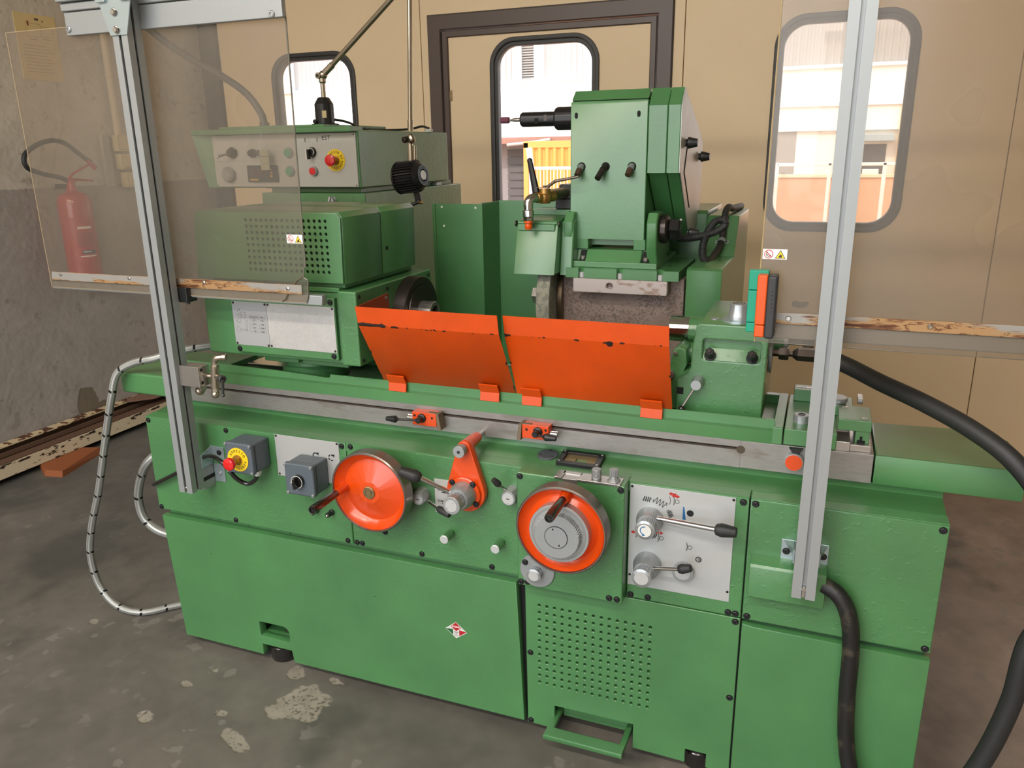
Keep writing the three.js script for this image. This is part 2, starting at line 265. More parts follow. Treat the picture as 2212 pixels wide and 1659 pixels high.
// back wall of cream panels; three rounded windows, one of them in the door
const WIN = { a: [-1.50, -0.872, 1.16, 2.228], d: [0.036, 0.692, 1.165, 2.236], b: [1.612, 2.285, 1.18, 2.25] };
const inset = (w, k) => [w[0] + k, w[1] - k, w[2] + k, w[3] - k];
const rr = (w, r, n = 8) => rrect(w[0], w[1], w[2], w[3], r, n);
{
  const wall = structure('wall_back', [B(XL, XR, 2.40, YC, ZB - 0.10, ZB - 0.062, 0), B(-0.45, -0.37, 0, 2.45, ZB - 0.1, ZB - 0.062, 0), B(1.10, 1.2, 0, 2.45, ZB - 0.1, ZB - 0.062, 0), B(2.68, 2.76, 0, 2.45, ZB - 0.1, ZB - 0.062, 0), B(4.26, 4.34, 0, 2.45, ZB - 0.1, ZB - 0.062, 0)], M.cream, 'cream sandwich panel wall with rounded windows');
  const P = (x0, x1, holes) => child(wall, 'wall_panel', prism('z', [[x0, 0], [x1, 0], [x1, YC], [x0, YC]], ZB - 0.06, ZB, 0.002, holes), M.cream);
  P(-1.90, -0.4095, [rr(inset(WIN.a, 0.02), 0.13)]);
  child(wall, 'wall_panel', [prism('z', [[-0.4055, 0], [-0.352, 0], [-0.352, 2.378], [1.092, 2.378], [1.092, 0], [1.1505, 0], [1.1505, YC], [-0.4055, YC]], ZB - 0.06, ZB, 0.002)], M.cream);
  P(1.1545, 2.72, [rr(inset(WIN.b, 0.02), 0.13)]);
  P(2.724, 4.30, []); P(4.304, XR, []);
  structure('column_1', [B(-2.02, -1.905, 0, YC, ZB - 0.05, ZB + 0.03, 0.004), B(XL, -2.0, 0, YC, ZB - 0.12, ZB - 0.02, 0)], std({ color: 0x3a3a38, roughness: 0.6 }), 'dark steel column in the corner of the room');
}
function roundWindow(name, w, label) {
  const o = structure(name, prism('z', rr(w, 0.15), ZB - 0.02, ZB + 0.014, 0.006, [rr(inset(w, 0.024), 0.13).reverse()], 2), M.gasket, label);
  child(o, 'window_frame', prism('z', rr(inset(w, 0.022), 0.13), ZB - 0.055, ZB - 0.004, 0.004, [rr(inset(w, 0.046), 0.11).reverse()], 2), M.gasket);
  child(o, 'window_glass', prism('z', rr(inset(w, 0.03), 0.12), ZB - 0.034, ZB - 0.033, 0), M.glass);
  return o;
}
roundWindow('window_1', WIN.a, 'rounded window with black rubber gasket behind the control box');
roundWindow('window_2', WIN.b, 'rounded window with black rubber gasket behind the clear guard');
{
  const d = structure('door_1', prism('z', [[-0.352, 0], [-0.27, 0], [-0.27, 2.298], [1.012, 2.298], [1.012, 0], [1.092, 0], [1.092, 2.378], [-0.352, 2.378]], ZB - 0.05, ZB + 0.022, 0.004), M.frameBrown, 'cream door in a dark brown metal frame with a rounded window');
  child(d, 'door_stop', prism('z', [[-0.356, 0], [-0.335, 0], [-0.335, 2.361], [1.076, 2.361], [1.076, 0], [1.096, 0], [1.096, 2.384], [-0.356, 2.384]], ZB - 0.05, ZB + 0.012, 0.003), M.gasket);
  child(d, 'leaf_frame', prism('z', [[-0.264, 0.02], [-0.228, 0.02], [-0.228, 2.256], [0.972, 2.256], [0.972, 0.02], [1.006, 0.02], [1.006, 2.292], [-0.264, 2.292]], ZB - 0.05, ZB + 0.012, 0.004), M.frameBrown);
  child(d, 'door_leaf', prism('z', [[-0.228, 0.02], [0.972, 0.02], [0.972, 2.256], [-0.228, 2.256]], ZB - 0.055, ZB, 0.002, [rr(inset(WIN.d, 0.02), 0.13)]), M.cream);
  child(d, 'gasket', prism('z', rr(WIN.d, 0.15), ZB - 0.02, ZB + 0.014, 0.006, [rr(inset(WIN.d, 0.024), 0.13).reverse()], 2), M.gasket);
  child(d, 'window_frame', prism('z', rr(inset(WIN.d, 0.022), 0.13), ZB - 0.05, ZB - 0.004, 0.004, [rr(inset(WIN.d, 0.046), 0.11).reverse()], 2), M.gasket);
  child(d, 'window_glass', prism('z', rr(inset(WIN.d, 0.03), 0.12), ZB - 0.034, ZB - 0.033, 0), M.glass);
  child(d, 'hinge', [B(-0.232, -0.212, 1.905, 1.965, ZB - 0.005, ZB + 0.006, 0.002), cyl([-0.222, 1.918, ZB + 0.006], 'z', 0.005, 0.004), cyl([-0.222, 1.95, ZB + 0.006], 'z', 0.005, 0.004)], M.bronze);
}
// ceiling lamps
for (const [x, z] of LAMPS) {
  const row = z < 4 ? 'in front of the machine' : 'beside the open gate', nth = x < 0 ? 'first' : x < 1 ? 'second' : 'third';
  const t = new Thing('ceiling_lamp', `white ceiling lamp ${row}, ${nth} from the plaster wall`, 'lamp', [x, 4.3, z], { group: 'workshop ceiling lamps' });
  t.add('housing', [B(x - 0.66, x + 0.66, 4.3, 4.36, z - 0.17, z + 0.17, 0.01), B(x - 0.5, x - 0.47, 4.36, 4.6, z - 0.02, z + 0.02, 0), B(x + 0.47, x + 0.5, 4.36, 4.6, z - 0.02, z + 0.02, 0)], M.white);
  t.add('diffuser', B(x - 0.6, x + 0.6, 4.295, 4.301, z - 0.15, z + 0.15, 0), std({ color: 0xffffff, emissive: 0xfff5e8, emissiveIntensity: 1.5 }));
  const l = new THREE.RectAreaLight(0xfff5e8, LAMP, 1.2, 0.3); l.position.set(x, 4.285, z); l.lookAt(x, 0, z); scene.add(l);
}
// ---------------------------------------------------------------- outside, seen through the windows
{
  structure('ground', B(-40, 40, -0.3, -0.02, -40, ZB - 0.12, 0), std({ map: tex(256, 256, (u, v) => { const k = 1 + 0.3 * (fbm(u, v, 8, 4, 301) - 0.5); return [0.74 * k, 0.58 * k, 0.46 * k]; }, { metres: 6 }), roughness: 0.9 }), 'sunlit terracotta yard outside');
  structure('ground', B(-40, 40, -0.3, -0.02, ZF + 0.12, 40, 0), std({ color: 0xa9a196, roughness: 0.9 }), 'paved forecourt in front of the gate');
  const zf = -12, bld = new Thing('factory_building', 'white factory building with corrugated cladding seen through the windows', 'building', [0, 0, zf]);
  const wallW = std({ color: 0xf2ede4, roughness: 0.85 }), clad = std({ color: 0xa39c95, roughness: 0.6 }), pil = std({ color: 0xffffff, roughness: 0.7 }), dk = std({ color: 0x55504e, roughness: 0.8 });
  bld.add('wall', [B(-12, 7, 1.83, 2.77, zf - 0.4, zf, 0), B(-0.9, 7, -0.02, 2.3, zf - 0.42, zf - 0.08, 0), B(-12, 7, 2.77, 6.2, zf - 0.5, zf - 0.121, 0)], wallW);
  bld.add('ledge', [B(-12, 7, 2.74, 2.79, zf - 0.1, zf + 0.06, 0.005), B(-0.9, 7, 2.19, 2.25, zf - 0.1, zf + 0.05, 0.005)], pil);
  const pg = B(-0.034, 0.034, 2.79, 6.2, -0.05, 0.07, 0.004);
  for (const x of [-11, -8.4, -8.06, -5.85, -5.52, -3.273, -2.941, -1.97, -1.62, 0.6, 0.93, 3.1, 3.42]) bld.stamp('pilaster', { geometry: flat(pg), material: pil }, x, 0, zf);
  const seg = flat(prism('y', [[0, -0.005], [0, 0.004], [0.035, 0.004], [0.05, 0.016], [0.085, 0.016], [0.0999, 0.004], [0.0999, -0.005]], 2.79, 6.2, 0)); const segs = [];
  for (let x = -11.95; x < 6.9; x += 0.1) { const lx = [[-8.4, -8.06], [-5.85, -5.52], [-3.273, -2.941], [-1.97, -1.62], [0.6, 0.93], [3.1, 3.42]].some(([a, b]) => x > a - 0.06 && x < b); if (!lx) segs.push([x]); }
  for (const [x] of segs) bld.stamp('corrugation', { geometry: seg, material: clad }, x, 0, zf - 0.12);
  const lv = flat(new THREE.BoxGeometry(0.27, 0.012, 0.05).rotateX(0.5));
  for (const x of [-3.107, -1.795, 0.765]) { bld.add('louvre_back', B(x - 0.135, x + 0.135, 2.79, 6, zf - 0.13, zf - 0.11, 0), dk); for (let y = 2.82; y < 4.2; y += 0.042) bld.stamp('louvre', { geometry: lv, material: clad }, x, y, zf - 0.05); }
  bld.add('roof', B(-12.3, 7.3, 6.2, 6.4, zf - 6, zf + 0.5, 0), clad);
  bld.add('fascia', B(-12, -0.9, 1.715, 1.83, zf - 0.1, zf + 0.25, 0.01), std({ color: 0x9a6b58, roughness: 0.7 }));
  bld.add('pipe', tube([[-3.4, 1.70, zf + 0.3], [-2.9, 1.74, zf + 0.3], [-2.6, 1.78, zf + 0.3]], 0.03, 12, 8), clad);
  bld.add('wall', B(-12, -0.9, 0, 1.72, zf - 0.42, zf - 0.25, 0), std({ color: 0x8a807c, roughness: 0.85 }));
  for (const [x, w] of [[-3.6, 0.52]]) for (let y = 0.1; y < 1.6; y += 0.14) bld.add('shutter_slat', B(x, x + w, y, y + 0.12, zf - 0.26, zf - 0.2 + 0.02 * (Math.round(y * 100) % 2), 0.01), dk);
  bld.add('recess', B(1.05, 1.40, 0, 2.18, zf - 0.09, zf - 0.07, 0), std({ color: 0x8f857c, roughness: 0.9 }));
  bld.add('sign_board', [B(1.777, 1.98, 1.80, 2.06, zf - 0.08, zf - 0.04, 0.004), tube([[1.88, 2.06, zf - 0.05], [1.9, 2.12, zf - 0.05]], 0.008, 6, 6)], wallW);
  bld.add('awning', B(2.38, 2.8, 1.66, 1.76, zf - 0.08, zf + 0.2, 0.01), std({ color: 0xa9b4b4, roughness: 0.7 }));
  bld.add('doorway', B(2.4, 2.72, 0, 1.62, zf - 0.09, zf - 0.07, 0), dk);
  bld.add('door_box', B(2.41, 2.64, 0.93, 1.25, zf - 0.06, zf + 0.1, 0.01), wallW);
  bld.add('corner_post', B(2.86, 2.92, 0, 2.2, zf - 0.06, zf + 0.04, 0.005), std({ color: 0xe8c58a, roughness: 0.6 }));
  const zt = -10.4, tw = new Thing('garden_wall', 'low terracotta wall in the sun behind the white fence', 'wall', [2.2, 0, zt]);
  tw.add('wall', B(0.6, 5, 0, 1.18, zt - 0.2, zt, 0.01), std({ color: 0xd9a983, roughness: 0.9 }));
  tw.add('coping', B(0.58, 5.02, 1.18, 1.22, zt - 0.22, zt + 0.03, 0.005), std({ color: 0xf0cfa8, roughness: 0.85 }));
  const zc = -10.0, ct = new Thing('freight_container', 'orange corrugated metal container standing in the yard', 'container', [-1.8, 0, zc]);
  const om = std({ color: lin(0.85, 0.30, 0.06), roughness: 0.5 });
  ct.add('body', [B(-2.44, -0.5, 0, 1.68, zc - 1.2, zc, 0.01), B(-2.45, -2.37, 0, 1.72, zc - 0.04, zc + 0.04, 0.005), B(-2.45, -0.5, 1.64, 1.74, zc - 1.2, zc + 0.04, 0.005)], om);
  const rg = flat(prism('y', [[0, 0], [0.03, 0.035], [0.065, 0.035], [0.095, 0]], 0.05, 1.64, 0));
  for (let x = -2.36; x < -0.6; x += 0.12) ct.stamp('corrugation', { geometry: rg, material: om }, x, 0, zc);
  const zw = -8, wf = std({ color: 0xf4efe6, roughness: 0.6 });
  const fence = (label, x0, x1, y) => {
    const f = new Thing('yard_fence', label, 'fence', [x0, 0, zw]);
    f.add('rail', B(x0, x1, y - 0.018, y + 0.018, zw - 0.02, zw + 0.02, 0.006), wf); f.add('rail', B(x0, x1, 0.35, 0.385, zw - 0.02, zw + 0.02, 0.006), wf);
    for (let x = x0; x <= x1 + 0.01; x += 0.56) f.add('post', B(x - 0.02, x + 0.02, 0, y + 0.02, zw - 0.02, zw + 0.02, 0.006), wf);
    if (x0 < 0) { const bars = []; for (let x = x0 + 0.04; x < x1; x += 0.045) bars.push(B(x - 0.004, x + 0.004, 0.36, y, zw - 0.004, zw + 0.004, 0)); f.add('mesh_bars', bars, wf).userData.kind = 'stuff'; }
  };
  fence('white railing fence with thin bars behind the door window', -1.62, -0.5, 1.39); fence('white railing fence in front of the terracotta wall', 1.373, 4.8, 1.41);
  const lp = new Thing('timber_board', 'white painted board leaning against the yard fence', 'board', [-1.55, 0, zw + 0.1]);
  lp.add('board', [place(B(-0.035, 0.035, 0, 1.66, -0.012, 0.012, 0.003), [-1.40, 0, zw + 0.12], [-0.14, 1, -0.05])], std({ color: 0xe4dcd4, roughness: 0.7 }));
}
// ---------------------------------------------------------------- machine bed (front face of the panels at z = 0)
const boltGeo = { geometry: flat(lathe([[0, 0.0012], [0.0022, 0.0012], [0.0026, 0.0042], [0.0056, 0.0042], [0.0064, 0.0034], [0.0064, 0.0006], [0.0078, 0.0006], [0.0086, 0.0012], [0.0086, 0]], [0, 0, 0], 'z', 14)), material: M.black };
const smallBolt = { geometry: boltGeo.geometry.clone().scale(0.42, 0.42, 0.42), material: M.darkSteel };
const silverBolt = { geometry: boltGeo.geometry.clone().scale(0.62, 0.62, 0.8), material: M.silver };
const handleProf = (z0, L, r) => [[0, 0], [r * 0.82, 0], [r * 0.86, L * 0.04], [r, L * 0.55], [r * 0.98, L * 0.95], [r * 0.88, L], [r * 0.62, L], [r * 0.55, L - 0.004], [r * 0.34, L - 0.004], [r * 0.3, L - 0.001], [0, L - 0.001]];
const arcText = (g, s, cx, cy, r, a0, a1, px, up = true) => { g.font = `bold ${px}px sans-serif`; g.textAlign = 'center'; g.textBaseline = 'middle'; [...s].forEach((ch, i) => { const a = a0 + (a1 - a0) * (s.length > 1 ? i / (s.length - 1) : 0); g.save(); g.translate(cx + r * Math.cos(a), cy + r * Math.sin(a)); g.rotate(up ? a + Math.PI / 2 : a - Math.PI / 2); g.fillText(ch, 0, 0); g.restore(); }); };
const bed = new Thing('grinding_machine_bed', 'long green machine bed standing on the floor with orange handwheels, levers and service panels', 'machine bed', [1.11, 0, -0.35]);
{
  const t = bed, G = M.green;
  // castings and bulk
  const core = t.add('bed_casting', [
    prism('z', [[0.003, 0.034], [0.30, 0.034], [0.30, 0.82], [-0.020, 0.82], [-0.022, 0.48]], -0.41, -0.03, 0.003),
    B(0.30, 0.46, 0.034, 0.82, -0.41, -0.12, 0), B(0.30, 0.46, 0.16, 0.82, -0.13, -0.03, 0), B(0.46, 1.226, 0.034, 0.82, -0.41, -0.03, 0.003),
    B(1.226, 1.70, 0.12, 0.82, -0.41, -0.03, 0), B(1.226, 1.33, 0.034, 0.2, -0.41, -0.03, 0), B(1.57, 1.70, 0.034, 0.2, -0.41, -0.03, 0), B(1.33, 1.57, 0.034, 0.2, -0.41, -0.10, 0),
    B(1.70, 1.77, 0.034, 0.82, -0.41, -0.12, 0), B(1.70, 1.77, 0.085, 0.82, -0.13, -0.03, 0), B(1.77, 2.236, 0.034, 0.82, -0.41, -0.03, 0.003)], G);
  const pocketHole = rrect(0.323, 0.438, 0.102, 0.155, [0.006, 0.006, 0.024, 0.006]);
  t.add('lower_panel', prism('z', [[0, 0.031], [0.326, 0.031], [0.327, 0.071], [0.441, 0.071], [0.447, 0.029], [1.2465, 0.033], [1.227, 0.480], [-0.027, 0.480]], -0.032, 0, 0.003, [pocketHole.slice().reverse()], 2), G);
  t.add('pocket_floor', [B(0.318, 0.443, 0.094, 0.102, -0.125, -0.02, 0.001)], G);
  t.add('levelling_screw', [cyl([0.395, 0.102, -0.05], 'y', 0.009, 0.03, 12), hex([0.395, 0.122, -0.05], 'y', 0.014, 0.012)], M.darkSteel);
  for (const [x, z] of [[0.365, -0.06], [1.735, -0.06]]) t.add('foot', lathe([[0, 0], [0.044, 0], [0.046, 0.006], [0.046, 0.05], [0.04, 0.056], [0.012, 0.058], [0.012, 0.09], [0, 0.09]], [x, 0, z], 'y', 28), M.blackGloss);
  for (const [x, z] of [[0.12, -0.36], [2.1, -0.36], [2.1, -0.15], [0.12, -0.3], [1.1, -0.36]]) t.add('foot', cyl([x, 0, z], 'y', 0.05, 0.04, 16), M.black);
  t.add('rear_bed', [B(-0.1, 1.70, 0.02, 0.86, -1.75, -0.412, 0.004)], G);
  // vent panel with real holes
  const holes = []; for (let i = 0; i < 15; i++) for (let j = 0; j < 12; j++) holes.push(circ(1.294 + i * 0.02186, 0.177 + j * 0.02236, 0.0044, 10).reverse());
  t.add('vent_panel', prism('z', [[1.2575, 0.033], [1.31, 0.031], [1.338, 0.031], [1.338, 0.1085], [1.5635, 0.1105], [1.5635, 0.034], [1.706, 0.031], [1.706, 0.073], [1.761, 0.073], [1.761, 0.03], [1.8215, 0.03], [1.8215, 0.4985], [1.2525, 0.4985]], -0.012, 0, 0.0012, holes), G);
  t.add('vent_backing', B(1.275, 1.625, 0.155, 0.445, -0.016, -0.0125, 0), M.hole);
  t.add('seam_gap', B(1.226, 1.258, 0.034, 0.49, -0.031, -0.028, 0), M.hole); t.add('seam_gap', B(1.8205, 1.8265, 0.03, 0.82, -0.014, -0.012, 0), M.hole);
  t.add('lower_panel', prism('z', [[1.8255, 0.03], [2.244, 0.03], [2.244, 0.480], [1.852, 0.483], [1.8255, 0.487]], -0.032, 0, 0.003, [], 2), G);
  const up = (pts) => t.add('front_panel', prism('z', pts, -0.035, 0, 0.003, [], 2), M.greenCast);
  up([[-0.034, 0.504], [0.7095, 0.504], [0.7095, 0.825], [-0.034, 0.825]]);
  up([[0.7125, 0.504], [1.247, 0.504], [1.247, 0.825], [0.7125, 0.825]]);
  up([[1.534, 0.5015], [1.8215, 0.5015], [1.8215, 0.825], [1.534, 0.825]]);
  up([[1.8245, 0.500], [2.2415, 0.500], [2.2415, 0.823], [1.8245, 0.823]]);
  // sloping top cover behind the panel edge
  t.add('top_cover', [prism('x', [[-0.002, 0.80], [-0.004, 0.8255], [-0.0395, 0.828], [-0.0395, 0.80]], -0.033, 1.8215, 0.0008), prism('x', [[-0.002, 0.80], [-0.004, 0.8245], [-0.0395, 0.827], [-0.0395, 0.80]], 1.8245, 2.2405, 0.0008)], G);
  t.add('slope_cover', prism('x', [[-0.0405, 0.79], [-0.0405, 0.828], [-0.118, 0.8365], [-0.1185, 0.854], [-0.41, 0.854], [-0.41, 0.79]], -0.03, 2.2385, 0.002, [], 2), G);
  for (const [x, y] of [[-0.022, 0.813], [0.285, 0.814], [0.697, 0.814], [0.726, 0.816], [-0.022, 0.512], [0.28, 0.513], [0.692, 0.514], [0.724, 0.514], [0.742, 0.514], [0.822, 0.564], [0.939, 0.515], [1.156, 0.515], [1.545, 0.5105], [1.59, 0.511], [1.808, 0.812], [1.836, 0.812], [1.791, 0.511], [1.8085, 0.511], [1.81, 0.488], [1.836, 0.510], [1.267, 0.268], [2.229, 0.81], [2.229, 0.511], [1.81, 0.265], [1.267, 0.042]]) t.stamp('bolt', boltGeo, x, y, 0.0001);
  // infeed gearbox cover
  const ib = t.add('gearbox_cover', [B(1.2485, 1.5325, 0.502, 0.829, -0.03, 0.042, 0.0045, 2)], M.greenCast);
  for (const [x, y] of [[1.258, 0.818], [1.522, 0.818], [1.258, 0.514], [1.276, 0.516], [1.499, 0.514], [1.519, 0.514]]) t.stamp('bolt', boltGeo, x, y, 0.0421, ib);
  t.add('cover_plate', [B(1.351, 1.371, 0.826, 0.832, 0.0, 0.0445, 0.001), B(1.411, 1.52, 0.826, 0.832, 0.0, 0.0445, 0.001), B(1.365, 1.415, 0.826, 0.832, 0.0, 0.016, 0.001), B(1.3715, 1.411, 0.79, 0.8295, 0.0, 0.0435, 0.001)], M.steel, ib, 'bright steel strip on top of the gearbox cover');
  t.add('stop_knob', [cyl([1.455, 0.831, 0.022], 'y', 0.0125, 0.027, 28, 0.002), ball([1.4575, 0.842, 0.034], 0.0026)], M.silver, ib);
  t.add('stop_knob', [lathe([[0, 0], [0.0165, 0], [0.0165, 0.002], [0.0105, 0.008], [0.0095, 0.014], [0, 0.014]], [1.4995, 0.831, 0.022], 'y'), fluted([1.4995, 0.845, 0.022], 'y', 0.0115, 0.018, 16)], M.silver, ib);
  // round cover and scale window on the slope
  const n = [0, 0.994, 0.108];
  t.add('round_cover', [lathe([[0, 0], [0.0285, 0], [0.0285, 0.004], [0.0265, 0.0055], [0, 0.0055]], [1.292, 0.8325, -0.082], n, 36)], std({ color: 0x50565a, metalness: 0.3, roughness: 0.5 }));
  for (const a of [0.6, 2.6, 4.8]) t.add('round_cover_slot', place(B(-0.004, 0.004, 0, 0.0062, -0.002, 0.002, 0.001), [1.292 + 0.02 * Math.cos(a), 0.8325 - 0.00217 * Math.sin(a), -0.082 + 0.02 * Math.sin(a)], n), M.hole);
  const tilt = (g) => place(g, [1.387, 0.8325, -0.071], n);
  const sw = t.add('scale_window', tilt(prism('y', rrect(-0.058, 0.058, -0.036, 0.036, 0.002), -0.002, 0.010, 0.001, [rrect(-0.043, 0.043, -0.024, 0.022, 0.002).reverse()])), M.black, null, 'black framed scale window with a bronze plate inside');
  t.add('scale_plate', tilt(prism('y', rrect(-0.043, 0.043, -0.024, 0.022, 0.001), -0.001, 0.003, 0, [rrect(-0.013, 0.017, -0.008, 0.010, 0.001).reverse()])), M.bronze, sw);
  for (const [x, z] of [[-0.051, -0.028], [-0.051, 0.028], [0.051, -0.028], [0.051, 0.028]]) t.add('window_screw', tilt(cyl([x, 0.010, z], 'y', 0.0035, 0.0015, 10)), M.silver, sw);
  // handwheels
  const wheel = (cx, cy, zf, R, infeed) => {
    const h = t.add('handwheel', lathe([[R * 0.93, -0.042], [R - 0.003, -0.042], [R, -0.039], [R, -0.003], [R - 0.003, 0], [R * 0.955, 0], [R * 0.94, -0.004], [R * 0.93, -0.042]], [cx, cy, zf], 'z', 72), M.rimSteel, null, infeed ? 'orange handwheel with a graduated steel dial' : 'plain orange dished handwheel');
    if (!infeed) t.add('dish', lathe([[R * 0.945, -0.003], [R * 0.93, -0.006], [R * 0.79, -0.026], [R * 0.765, -0.0275], [R * 0.30, -0.008], [R * 0.27, -0.006], [0.02, -0.006], [0, -0.006]], [cx, cy, zf], 'z', 72), M.orange, h);
    else t.add('dish', lathe([[R * 0.945, -0.003], [R * 0.93, -0.008], [R * 0.80, -0.022], [R * 0.77, -0.023], [R * 0.64, -0.010], [R * 0.5, -0.010]], [cx, cy, zf], 'z', 72), M.orange, h);
    t.add('shaft', cyl([cx, cy, infeed ? 0.04 : 0], 'z', 0.024, zf - 0.01 - (infeed ? 0.04 : 0)), M.darkSteel, h);
    return h;
  };
  const w1 = wheel(0.838, 0.731, 0.1, 0.1165);
  t.add('hub', [lathe([[0, -0.006], [0.018, -0.006], [0.018, -0.003], [0.0165, -0.002], [0.0105, -0.002], [0.0105, -0.0035], [0.0085, -0.0035], [0.0085, -0.001], [0, -0.001]], [0.838, 0.731, 0.1], 'z')], M.bronze, w1);
  for (const a of [0.5, 2.1, 3.7, 5.3]) t.add('hub_screw', cyl([0.838 + 0.0135 * Math.cos(a), 0.731 + 0.0135 * Math.sin(a), 0.0975], 'z', 0.0016, 0.0008, 8), M.hole, w1);
  t.add('handle_boss', lathe([[0, 0], [0.0135, 0], [0.0115, 0.022], [0.0105, 0.05], [0, 0.05]], [0.752, 0.729, 0.075], 'z'), M.orange, w1);
  t.add('handle', lathe(handleProf(0, 0.112, 0.0122), [0.752, 0.729, 0.124], 'z'), M.blackGloss, w1);
  const w2 = wheel(1.398, 0.732, 0.14, 0.1155, true);
  const dialTex = canvasTex(1024, 1024, (g, w) => {
    g.fillStyle = '#a8abab'; g.fillRect(0, 0, w, w); const c = w / 2; g.translate(c, c); g.strokeStyle = '#3c3f40'; g.fillStyle = '#3c3f40';
    for (let i = 0; i < 250; i++) { const a = i / 250 * 2 * Math.PI, l = i % 10 === 0 ? 52 : i % 5 === 0 ? 40 : 28; g.lineWidth = 2.2; g.beginPath(); g.moveTo(462 * Math.cos(a), 462 * Math.sin(a)); g.lineTo((462 - l) * Math.cos(a), (462 - l) * Math.sin(a)); g.stroke(); }
    g.font = '26px sans-serif'; g.textAlign = 'center'; for (let i = 0; i < 25; i++) { const a = i / 25 * 2 * Math.PI; g.save(); g.rotate(a); g.fillText(String(i * 2), 0, -385); g.restore(); }
    g.lineWidth = 3; g.beginPath(); g.arc(0, 0, 466, 0, 7); g.stroke();
  });
  t.add('dial', planeUV(lathe([[0.05, 0.012], [0.0745, 0.012], [0.0755, 0.011], [0.0755, -0.012], [0.05, -0.012]], [1.398, 0.732, 0.14], 'z', 64), 1.398 - 0.0755, 1.398 + 0.0755, 0.732 - 0.0755, 0.732 + 0.0755), std({ map: dialTex, metalness: 0.55, roughness: 0.33 }), w2);
  t.add('dial_knob', [fluted([1.398, 0.732, 0.145], 'z', 0.0575, 0.026, 60, 0.0018)], M.silver, w2);
  t.add('hub_cap', [lathe([[0, 0], [0.028, 0], [0.028, 0.0012], [0, 0.0012]], [1.398, 0.732, 0.171], 'z', 40)], M.silver, w2);
  t.add('hub_ring', [lathe([[0.0276, 0.0005], [0.029, 0.0005], [0.029, 0.0014], [0.0276, 0.0014]], [1.398, 0.732, 0.171], 'z', 40), cyl([1.390, 0.752, 0.1718], 'z', 0.0023, 0.0007, 10, 0), cyl([1.406, 0.712, 0.1718], 'z', 0.0023, 0.0007, 10, 0)], M.hole, w2);
  t.add('handle_boss', lathe([[0, 0], [0.0155, 0], [0.0135, 0.018], [0.0118, 0.034], [0, 0.034]], [1.408, 0.822, 0.116], 'z'), M.orange, w2);
  t.add('handle', lathe(handleProf(0, 0.105, 0.0122), [1.408, 0.822, 0.149], 'z'), M.blackGloss, w2);
  // levers and knobs
  const lever = (name, label, base, r0, h, r1, from, to, rr1, gripFrom, grip, cap = 'flat') => {
    const o = t.add(name, lathe([[0, 0], [r0, 0], [r0, h * 0.28], [r0 * 0.97, h * 0.4], [r1 + 0.002, h * 0.93], [r1, h], [0, h]], base, 'z', 36), M.silver, null, label);
    if (from) { t.add('rod', bar(from, gripFrom, rr1), M.polished, o); const g = V(...grip).sub(V(...gripFrom)), L = g.length(); t.add('grip', lathe([[0, 0], [rr1 * 1.3, 0], [grip[3] * 0.8, L * 0.06], [grip[3], L * 0.28], [grip[3] * 0.98, L * 0.4], [grip[3] * 0.74, L * 0.97], [grip[3] * 0.66, L], [0, L]], gripFrom, g, 24), M.rubber, o); }
    if (cap === 'flat') { t.add('cap', lathe([[0, 0], [r1 * 0.86, 0], [r1 * 0.86, 0.0012], [0, 0.0012]], [base[0], base[1], base[2] + h], 'z', 32), M.silverCap, o); t.add('cap_mark', [B(base[0] - 0.0045, base[0] + 0.0045, base[1] - 0.0012, base[1] + 0.0012, base[2] + h + 0.001, base[2] + h + 0.0016, 0), cyl([base[0] - 0.001, base[1] - r1 * 0.72, base[2] + h + 0.001], 'z', 0.001, 0.0005, 8, 0)], M.darkSteel, o); }
    return o;
  };
  const knobOn = (o, c, r, h, label, capM = M.silverCap) => { const k = t.add('knob', [fluted(c, 'z', r, h * 0.86, 26, 0.0014), lathe([[0, 0], [r * 1.05, 0], [r * 1.05, h * 0.12], [r, h * 0.14], [0, h * 0.14]], [c[0], c[1], c[2] + h * 0.86], 'z', 36)], M.silver, o, label); t.add('cap', lathe([[0, 0], [r * 0.74, 0], [r * 0.74, 0.001], [0, 0.001]], [c[0], c[1], c[2] + h], 'z', 32), capM, o); return k; };
  lever('start_lever', 'small grey lever with a black grip between the orange wheel and the orange bracket', [0.953, 0.703, 0], 0.0235, 0.034, 0.0172, [0.968, 0.699, 0.018], 0, 0.0042, [1.018, 0.690, 0.042], [1.062, 0.684, 0.06, 0.0105]);
  lever('speed_lever', 'small grey lever pointing up beside the graduated handwheel', [1.222, 0.746, 0], 0.0245, 0.036, 0.0185, [1.213, 0.762, 0.02], 0, 0.004, [1.200, 0.782, 0.038], [1.187, 0.802, 0.05, 0.0095]);
